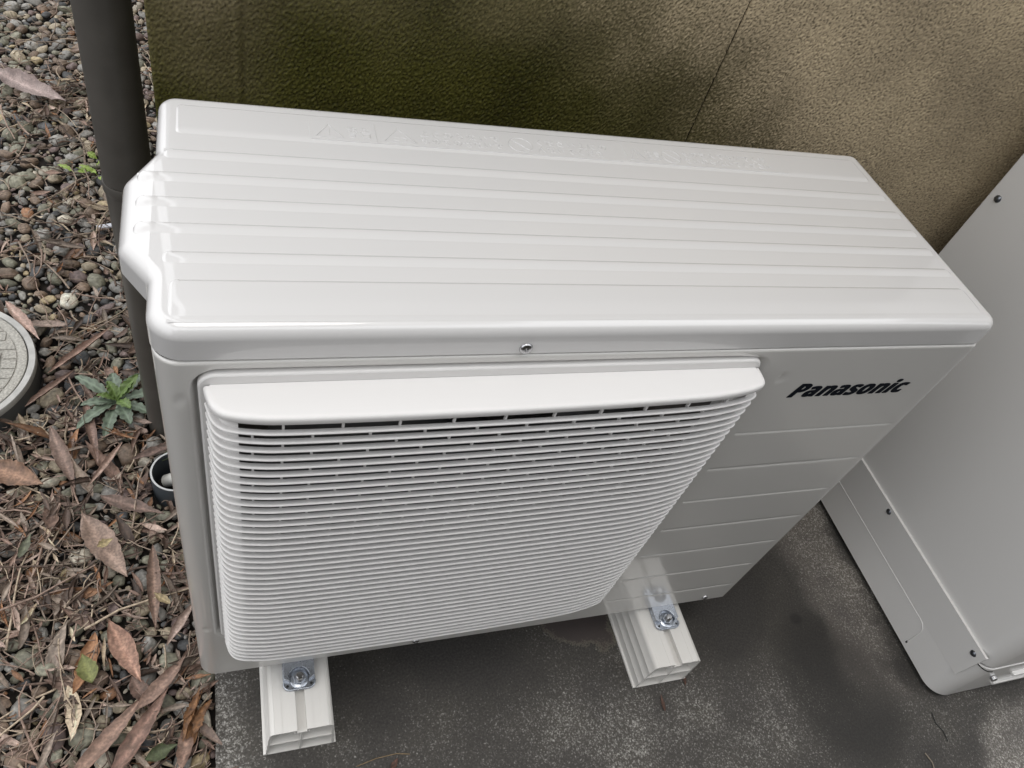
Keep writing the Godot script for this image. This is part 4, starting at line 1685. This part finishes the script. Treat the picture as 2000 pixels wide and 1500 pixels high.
# ---------------------------------------------------------------- leaves
# a dry leaf along +x, LEN long; FOLD lifts the sides, CURL bends it, TWIST turns it along its length
func leaf_mesh(length: float, width: float, fold: float, curl: float, twist: float, c0: Color, c1: Color, ragged := 0.0, nu := 12, vein := 0.35) -> MB:
	var mb := MB.new()
	var rows := []
	var cols := []
	var off := rng.randf() * 100.0
	var vs := [-1.0, -0.78, -0.42, -0.05, 0.05, 0.42, 0.78, 1.0]
	for i in nu + 1:
		var u := float(i) / nu
		var w := width * 0.5 * pow(sin(PI * pow(u, 0.82)), 1.15) + 0.0006
		if ragged > 0.0 and i > 0 and i < nu:
			w *= 1.0 - ragged * rng.randf()
		var ang := curl * (u - 0.5)
		var cx := (sin(ang) / curl * length if absf(curl) > 0.01 else (u - 0.5) * length)
		var cy := ((1.0 - cos(ang)) / curl * length if absf(curl) > 0.01 else 0.0)
		var tw := twist * (u - 0.5)
		var r := PackedVector3Array()
		var rc := PackedColorArray()
		for v in vs:
			var av := absf(v)
			var a := fold * av
			var lat := signf(v) * (sin(a) / maxf(fold, 0.01) if fold > 0.01 else av) * w
			var lift := (1.0 - cos(a)) / maxf(fold, 0.01) * w
			lift += noise.get_noise_2d(u * 4.0 + off, v * 2.0 + off) * 0.10 * width * av
			if ragged > 0.0 and av > 0.9:
				lift += rng.randf_range(-0.1, 0.1) * width * ragged
			var pz := lat * cos(tw) - lift * sin(tw)
			var py := lat * sin(tw) + lift * cos(tw)
			r.push_back(Vector3(cx - sin(ang) * py * signf(curl) * 0.3, cy + py, pz))
			var n := noise2.get_noise_2d(u * 5.0 + off, v * 1.6 - off)
			var col := c0.lerp(c1, clampf(0.5 + n * 1.1, 0, 1))
			col = col * (1.0 - 0.16 * pow(absf(sin(u * 30.0 - av * 7.0)), 6.0))
			if av < 0.1:
				col = col * (1.0 + vein)
			col.a = 1.0
			rc.push_back(col)
		rows.append(r)
		cols.append(rc)
	mb.grid(rows, -1.0, cols)
	return mb


const LEAF_TONES := [
	["purplish brown", [0.30, 0.20, 0.155], [0.16, 0.105, 0.082], 28], ["pinkish tan", [0.54, 0.41, 0.335], [0.36, 0.26, 0.215], 16],
	["dark brown", [0.12, 0.080, 0.060], [0.060, 0.041, 0.032], 24], ["orange brown", [0.42, 0.225, 0.120], [0.24, 0.125, 0.068], 8],
	["grey brown", [0.40, 0.32, 0.26], [0.23, 0.185, 0.15], 28], ["pale straw", [0.68, 0.56, 0.41], [0.48, 0.38, 0.27], 6]]


func leaf_tone() -> Array:
	var s := 0
	for k in LEAF_TONES:
		s += int(k[3])
	var p := rng.randi_range(0, s - 1)
	for k in LEAF_TONES:
		p -= int(k[3])
		if p < 0:
			return k
	return LEAF_TONES[0]


func arr_col(a: Array, k := 1.0) -> Color:
	return Color(a[0] * k, a[1] * k, a[2] * k)


# how thick the leaf litter lies here, 0..1
func litter_density(x: float, z: float) -> float:
	var d := smoothstep(-0.82, -0.48, z) * 0.9
	d += 0.75 * blob(x, z, -0.30, -1.42, 0.22, 0.20)
	d += 0.35 * blob(x, z, -0.20, -1.0, 0.2, 0.22)
	d *= 0.55 + 0.9 * clampf(0.5 + noise.get_noise_2d(x * 7.0, z * 7.0), 0.0, 1.0)
	d += 0.9 * smoothstep(0.10, 0.0, absf(x + 0.02)) * smoothstep(-0.55, -0.3, z)
	d *= 1.0 - 0.9 * blob(x, z, -0.20, -0.02, 0.15, 0.16) - 0.6 * blob(x, z, -0.10, -0.70, 0.07, 0.12) - 0.5 * blob(x, z, -0.22, -0.2, 0.06, 0.08)
	return clampf(d, 0.05, 1.0)


var heroes := []


func near_hero(x: float, z: float, pad: float) -> bool:
	for h in heroes:
		if Geometry2D.get_closest_point_to_segment(Vector2(x, z), h[0], h[1]).distance_to(Vector2(x, z)) < pad:
			return true
	return false


func litter() -> void:
	# the leaves that the eye can pick out one by one
	var hero := [
		# x0,z0, x1,z1, width, fold, curl, tone0, tone1, label, lift
		[-0.163, -0.298, -0.098, -0.190, 0.046, 0.45, 0.5, [0.34, 0.245, 0.195], [0.20, 0.14, 0.11], "broad pinkish brown leaf with a pale scrap on it, left of the unit's foot", 0.026],
		[-0.116, -0.125, -0.073, -0.036, 0.034, 0.5, 0.5, [0.36, 0.215, 0.155], [0.22, 0.12, 0.085], "smooth reddish brown leaf lying just above the dark bare soil", 0.024],
		[-0.300, -0.402, -0.222, -0.362, 0.050, 0.8, 0.4, [0.29, 0.175, 0.115], [0.14, 0.085, 0.06], "broad brown leaf at the left border below the round cover", 0.026],
		[-0.318, -0.745, -0.258, -0.655, 0.030, 1.3, 0.3, [0.46, 0.33, 0.28], [0.33, 0.23, 0.19], "folded pale pink leaf leaning on the round cover's far edge", 0.034],
		[-0.445, -1.515, -0.286, -1.405, 0.070, 0.7, 0.35, [0.34, 0.27, 0.25], [0.20, 0.15, 0.14], "large ragged greyish pink leaf at the far end of the gravel", 0.030],
		[-0.236, -0.585, -0.150, -0.690, 0.026, 1.7, 0.25, [0.37, 0.26, 0.215], [0.24, 0.16, 0.13], "long rolled pinkish leaf between the round cover and the weed", 0.026],
		[-0.222, -0.470, -0.178, -0.352, 0.030, 0.9, 0.3, [0.22, 0.15, 0.12], [0.13, 0.088, 0.07], "long narrow grey brown leaf under the round cover", 0.024],
		[-0.262, -0.515, -0.200, -0.590, 0.022, 1.8, 0.2, [0.33, 0.235, 0.195], [0.19, 0.13, 0.105], "tightly rolled leaf beside the round cover's near edge", 0.026],
		[-0.178, -0.520, -0.150, -0.392, 0.022, 1.2, 0.35, [0.27, 0.18, 0.145], [0.15, 0.10, 0.08], "narrow curled leaf standing just left of the green weed", 0.028],
		[-0.118, -0.428, -0.160, -0.350, 0.016, 1.5, 0.3, [0.40, 0.29, 0.24], [0.26, 0.18, 0.145], "slim pale rolled leaf just below the green weed", 0.028],
		[-0.100, -0.395, -0.030, -0.430, 0.022, 1.0, 0.6, [0.17, 0.115, 0.095], [0.10, 0.068, 0.056], "arched dark leaf touching the downpipe's foot", 0.026],
		[-0.140, -0.330, -0.052, -0.290, 0.028, 0.7, 0.4, [0.20, 0.135, 0.11], [0.11, 0.075, 0.06], "grey brown leaf lying below the open drain stub", 0.026],
		[-0.066, -0.235, -0.058, -0.105, 0.024, 0.9, 0.35, [0.25, 0.165, 0.125], [0.13, 0.085, 0.065], "long veined leaf pointing down beside the unit's left edge", 0.026],
		[-0.104, 0.085, -0.040, -0.020, 0.030, 1.0, 0.2, [0.25, 0.15, 0.115], [0.13, 0.08, 0.06], "long reddish leaf at the near border beside the slab", 0.028],
		[-0.150, 0.075, -0.068, -0.018, 0.026, 0.7, 0.3, [0.29, 0.185, 0.14], [0.15, 0.095, 0.07], "second long leaf at the near border, further from the slab", 0.022],
		[-0.022, 0.085, -0.010, 0.010, 0.024, 0.8, 0.4, [0.27, 0.17, 0.125], [0.13, 0.08, 0.06], "brown leaf wedged against the slab's edge at the near border", 0.022],
		[-0.040, -0.075, -0.006, -0.135, 0.022, 1.5, 0.3, [0.40, 0.31, 0.27], [0.25, 0.185, 0.15], "pale folded leaf sticking out from under the unit's front corner", 0.040],
		[-0.085, -0.045, -0.062, 0.000, 0.026, 0.8, 0.3, [0.18, 0.115, 0.09], [0.10, 0.065, 0.05], "small dark brown leaf overlapping the smooth reddish leaf", 0.022],
	]
	for q in hero:
		heroes.append([Vector2(q[0], q[1]), Vector2(q[2], q[3])])
		var a := Vector3(q[0], 0, q[1])
		var b := Vector3(q[2], 0, q[3])
		var ln := a.distance_to(b)
		var mb := leaf_mesh(ln * 1.05, q[4] * 0.94, q[5], q[6], rng.randf_range(-0.7, 0.7), arr_col(q[7], 1.6), arr_col(q[8], 1.5), 0.35 if q[4] > 0.06 else 0.16, 24, 0.5)
		var o := part("dry_leaf", mb.mesh(), M.dry_leaf, self)
		var d := (b - a).normalized()
		o.transform = Transform3D(Basis(d, Vector3.UP, d.cross(Vector3.UP)).rotated(d, rng.randf_range(-0.25, 0.25)), (a + b) / 2 + Vector3(0, q[10] - 0.012, 0))
		tag(o, q[9], "leaf")
	# greenish and pale leaves
	var odd := [
		[-0.138, -0.062, 0.045, 0.034, 0.9, [0.30, 0.31, 0.11], [0.22, 0.24, 0.08], "yellow green leaf with a dark hole among brown leaves", 1.9],
		[-0.045, 0.060, 0.040, 0.026, 1.2, [0.12, 0.15, 0.07], [0.08, 0.09, 0.04], "crumpled dull green leaf at the near border", 0.3],
		[-0.232, -0.255, 0.040, 0.014, 0.6, [0.19, 0.20, 0.13], [0.13, 0.14, 0.09], "small narrow grey green leaf among the pebbles", 1.3],
		[-0.128, -0.245, 0.024, 0.016, 0.9, [0.55, 0.45, 0.24], [0.42, 0.33, 0.17], "pale yellow scrap lying on the broad pinkish leaf", 0.5],
		[-0.050, -0.150, 0.030, 0.014, 0.8, [0.55, 0.44, 0.25], [0.38, 0.29, 0.16], "pale yellow scrap beside the unit's left edge", 2.4],
		[-0.050, -0.400, 0.028, 0.012, 0.5, [0.16, 0.20, 0.09], [0.11, 0.15, 0.06], "small green leaf between the weed and the drain stub", 1.1],
	]
	for q in odd:
		var mb := leaf_mesh(q[2], q[3], q[4], 0.7, 0.5, arr_col(q[5]), arr_col(q[6]), 0.3, 14, 0.3)
		var o := part("leaf_scrap", mb.mesh(), M.dry_leaf, self)
		o.transform = Transform3D(Basis(Vector3.UP, q[8]), Vector3(q[0], 0.018 if q[2] > 0.025 else 0.024, q[1]))
		tag(o, q[7], "leaf")
	# the pile: the largest as single leaves, the rest together
	var stuff := MB.new()
	var singles := 0
	for t in 13500:
		var z := rng.randf_range(-2.1, 0.14)
		var x := rng.randf_range(left_limit(z), 0.03)
		if rng.randf() > litter_density(x, z) * 0.85 or not free_of_fixtures(x, z, 0.006 if z > -0.39 else 0.012):
			continue
		if near_hero(x, z, 0.020) and rng.randf() < 0.9:
			continue
		var tn := leaf_tone()
		var big := rng.randf() < 0.035 and z > -1.0
		var ln := rng.randf_range(0.05, 0.10) if big else 0.008 + 0.040 * pow(rng.randf(), 1.8)
		var wd := ln * (rng.randf_range(0.16, 0.34) if big else rng.randf_range(0.09, 0.36))
		var vv := rng.randf_range(0.75, 1.7)
		var mb := leaf_mesh(ln, wd, rng.randf_range(0.4, 2.3), rng.randf_range(0.1, 1.6) * (1 if rng.randf() > 0.3 else -1), rng.randfn() * 1.1, arr_col(tn[1], vv), arr_col(tn[2], vv), 0.25, 14 if big else 5, 0.3)
		var bs := Basis.from_euler(Vector3(rng.randfn() * 0.35, rng.randf() * TAU, rng.randfn() * 0.22))
		var at := Vector3(x, rng.randf_range(-0.004, 0.012) + (0.004 if big else 0.0), z)
		if x > -0.02:
			at.y -= 0.004
		if big and singles < 130 and in_view(x, z):
			var o := part("dry_leaf", mb.mesh(), M.dry_leaf, self)
			o.transform = Transform3D(bs, at)
			var shape := "broad" if wd > ln * 0.27 else ("slim" if wd < ln * 0.2 else "narrow")
			var said := "%s %s dead leaf %s" % [("long " if ln > 0.082 else "short ") + shape, tn[0], whereabouts(x, z)]
			tag(o, said, "leaf", "leaves alike: " + said)
			singles += 1
		else:
			stuff.append(mb, Transform3D(bs, at))
	var g := part("leaf_litter", stuff.mesh(), M.dry_leaf, self)
	g.set_meta("kind", "stuff")
	g.set_meta("label", "brown litter of small broken leaves over the gravel")
	g.set_meta("category", "leaf litter")
	# twigs and stalks
	var tw := MB.new()
	singles = 0
	for t in 4200:
		var z := rng.randf_range(-2.1, 0.14)
		var x := rng.randf_range(left_limit(z), 0.02)
		if rng.randf() > litter_density(x, z) * 0.6 + 0.25 or not free_of_fixtures(x, z, 0.012):
			continue
		if near_hero(x, z, 0.018) and rng.randf() < 0.8:
			continue
		var long := rng.randf() < 0.15
		var ln := rng.randf_range(0.07, 0.16) if long else rng.randf_range(0.015, 0.065)
		var r := rng.randf_range(0.0006, 0.0013) if not long else rng.randf_range(0.0009, 0.0021)
		var a := rng.randf() * TAU
		var bend := rng.randfn() * 0.7
		var y := rng.randf_range(-0.002, 0.013)
		var path := []
		var rad := []
		var p := Vector3.ZERO
		for i in 7:
			path.append(p + Vector3(0, sin(i / 6.0 * PI) * rng.randf_range(0, 0.004), 0))
			rad.append(r * (1.0 - 0.45 * i / 6.0))
			p += Vector3(cos(a), rng.randfn() * 0.06, sin(a)) * ln / 6.0
			a += bend / 6.0 + rng.randfn() * 0.10
		var mid: Vector3 = path[3]
		var ok := true
		for i in path.size():
			path[i] -= mid
			if not free_of_fixtures(x + path[i].x, z + path[i].z, 0.003):
				ok = false
		if not ok:
			continue
		var tone: Array = [["pale straw", 0.66, 0.53, 0.39], ["grey brown", 0.40, 0.31, 0.24], ["dark brown", 0.15, 0.10, 0.075], ["pinkish brown", 0.48, 0.34, 0.27]][rng.randi_range(0, 3)]
		var vv := rng.randf_range(0.75, 1.2)
		var mb := MB.new()
		tube(mb, path, rad, 6, Color(tone[1] * vv, tone[2] * vv, tone[3] * vv))
		if long and singles < 90 and in_view(x, z):
			var o := part("twig", mb.mesh(), M.wood, self)
			o.position = Vector3(x, y + 0.003, z)
			var said := "%s %s twig %s" % [("long " if ln > 0.115 else "short ") + ("thick" if r > 0.0015 else "thin"), tone[0], whereabouts(x, z)]
			tag(o, said, "twig", "twigs alike: " + said)
			singles += 1
		else:
			tw.append(mb, Transform3D(Basis.IDENTITY, Vector3(x, y, z)))
	var tg := part("stalk_litter", tw.mesh(), M.wood, self)
	tg.set_meta("kind", "stuff")
	tg.set_meta("label", "thin dry stalks scattered over the gravel")
	tg.set_meta("category", "leaf litter")
	# a torn chunk of orange bark by the slab
	var bk := thing("bark_chunk", "torn orange brown chunk of bark beside the slab's near left corner", "bark", Vector3(-0.006, 0.004, 0.020))
	for k in 7:
		var mb := leaf_mesh(rng.randf_range(0.04, 0.075), rng.randf_range(0.010, 0.020), rng.randf_range(0.5, 1.3), rng.randf_range(-0.6, 0.9), rng.randfn() * 0.5, Color(0.40, 0.20, 0.085), Color(0.16, 0.075, 0.035), 0.4, 14, 0.2)
		var o := part("bark_strip", mb.mesh(), M.dry_leaf, bk)
		o.transform = Transform3D(Basis.from_euler(Vector3(rng.randfn() * 0.5, 1.15 + rng.randfn() * 0.25, rng.randfn() * 0.25)), Vector3(rng.randfn() * 0.006, 0.006 + k * 0.0015, rng.randfn() * 0.010))
	var sc := MB.new()
	rbox(sc, Vector3.ZERO, Vector3(0.034, 0.006, 0.010), 0.002)
	var so := part("plastic_scrap", sc.mesh(), M.scrap, self)
	so.transform = Transform3D(Basis.from_euler(Vector3(0.1, 0.12, 0.15)), Vector3(-0.180, 0.006, -0.985))
	tag(so, "small bluish white scrap of plastic on the gravel left of the downpipe", "litter")


# ---------------------------------------------------------------- weeds
func weed_leaf(length: float, width: float, c0: Color, vein_dark: float) -> MB:
	var mb := MB.new()
	var rows := []
	var cols := []
	var nu := 18
	var vs := [-1.0, -0.7, -0.35, -0.06, 0.06, 0.35, 0.7, 1.0]
	for i in nu + 1:
		var u := float(i) / nu
		var w := width * 0.5 * pow(sin(PI * clampf(0.06 + 0.94 * u, 0, 1)), 0.7) * lerpf(0.45, 1.1, smoothstep(0.0, 0.6, u))
		w *= 1.0 - (0.22 if i % 3 == 0 else 0.0)          # coarse teeth
		var r := PackedVector3Array()
		var rc := PackedColorArray()
		for v in vs:
			var av := absf(v)
			var y := 0.30 * length * (u * 1.35 - u * u * 1.45) + w * av * 0.28 + sin(u * 26.0 + av * 4.0) * 0.0011 * av
			r.push_back(Vector3(u * length, y, v * w))
			var rib := 0.5 + 0.5 * sin(u * 34.0 - av * 5.0)
			var col := c0 * (1.0 - vein_dark * rib * (1.0 - av * 0.5)) * (1.0 + noise.get_noise_2d(u * 6, v * 3) * 0.3)
			if av < 0.1:
				col = c0 * 1.25
			col.a = 1.0
			rc.push_back(col)
		rows.append(r)
		cols.append(rc)
	mb.grid(rows, -1.0, cols)
	return mb


func plants() -> void:
	var w := thing("weed", "grey green rosette weed with toothed leaves growing in the gravel by the downpipe", "weed", Vector3(-0.130, 0.004, -0.520))
	var leaves := [[0.15, 0.066, 0.030, 0], [1.05, 0.060, 0.032, 0], [1.75, 0.058, 0.034, 0], [2.45, 0.078, 0.028, 0], [3.35, 0.050, 0.026, 0], [3.95, 0.072, 0.030, 0], [4.50, 0.066, 0.028, 0], [5.15, 0.052, 0.034, 0], [5.75, 0.060, 0.026, 0], [0.6, 0.040, 0.022, 1], [0.95, 0.050, 0.020, 1], [2.1, 0.034, 0.020, 1], [5.4, 0.036, 0.022, 1], [3.2, 0.030, 0.018, 1]]
	for q in leaves:
		var fresh: bool = q[3] == 1
		var c := Color(0.115, 0.175, 0.05) if fresh else Color(0.14, 0.18, 0.13)
		var mb := weed_leaf(q[1] * 1.12, q[2] * (0.72 if not fresh else 0.9), c, 0.25 if fresh else 0.5)
		var o := part("leaf", mb.mesh(), M.green_leaf, w)
		o.transform = Transform3D(Basis.from_euler(Vector3(rng.randfn() * 0.12, q[0], (0.55 if fresh else 0.12) + rng.randfn() * 0.06)), Vector3(0, 0.010 if fresh else 0.005, 0))
	var s := thing("seedling", "small bright green seedling in the far gravel left of the downpipe", "weed", Vector3(-0.215, 0.0, -1.165))
	for k in 9:
		var mb := weed_leaf(rng.randf_range(0.022, 0.04), rng.randf_range(0.010, 0.015), Color(0.24, 0.33, 0.07), 0.15)
		var o := part("leaf", mb.mesh(), M.green_leaf, s)
		o.transform = Transform3D(Basis.from_euler(Vector3(rng.randfn() * 0.3, rng.randf() * TAU, rng.randf_range(0.1, 0.7))), Vector3(rng.randfn() * 0.022, rng.randf_range(0.0, 0.01), rng.randfn() * 0.022))


# ---------------------------------------------------------------- small bits on the slab
func slab_bits() -> void:
	var bits := [
		[[Vector2(0.195, 0.118), Vector2(0.222, 0.113), Vector2(0.250, 0.112), Vector2(0.268, 0.116)], 0.0007, [0.36, 0.26, 0.15], "thin straw coloured stalk lying on the slab right of the left block"],
		[[Vector2(1.150, 0.215), Vector2(1.146, 0.232), Vector2(1.152, 0.246), Vector2(1.150, 0.262)], 0.0007, [0.02, 0.02, 0.02], "short black hair-like thread on the slab below the tank cabinet"],
		[[Vector2(1.094, 0.270), Vector2(1.098, 0.285), Vector2(1.094, 0.300)], 0.0009, [0.42, 0.36, 0.28], "short pale splinter on the slab at the near border"],
	]
	for q in bits:
		var path := []
		var rad := []
		for p in q[0]:
			path.append(Vector3(p.x, q[1] + 0.0006, p.y))
			rad.append(q[1])
		var mb := MB.new()
		tube(mb, path, rad, 6, arr_col(q[2]))
		var o := part("stalk", mb.mesh(), M.wood, self)
		tag(o, q[3], "twig")
	var dl := [[0.668, 0.116, 0.026, 0.006, 1.45, "small reddish leaf flake on the slab below the right block"], [0.720, 0.086, 0.022, 0.005, 1.3, "tiny orange leaf flake against the right block's corner"], [0.245, 0.125, 0.018, 0.008, 0.9, "tiny brown leaf flake under the straw coloured stalk"]]
	for q in dl:
		var mb := leaf_mesh(q[2], q[3], 0.5, 0.4, 0.2, Color(0.16, 0.075, 0.05), Color(0.08, 0.045, 0.032), 0.2, 8)
		var o := part("leaf_flake", mb.mesh(), M.dry_leaf, self)
		o.transform = Transform3D(Basis(Vector3.UP, q[4]), Vector3(q[0], 0.0015, q[1]))
		tag(o, q[5], "leaf")
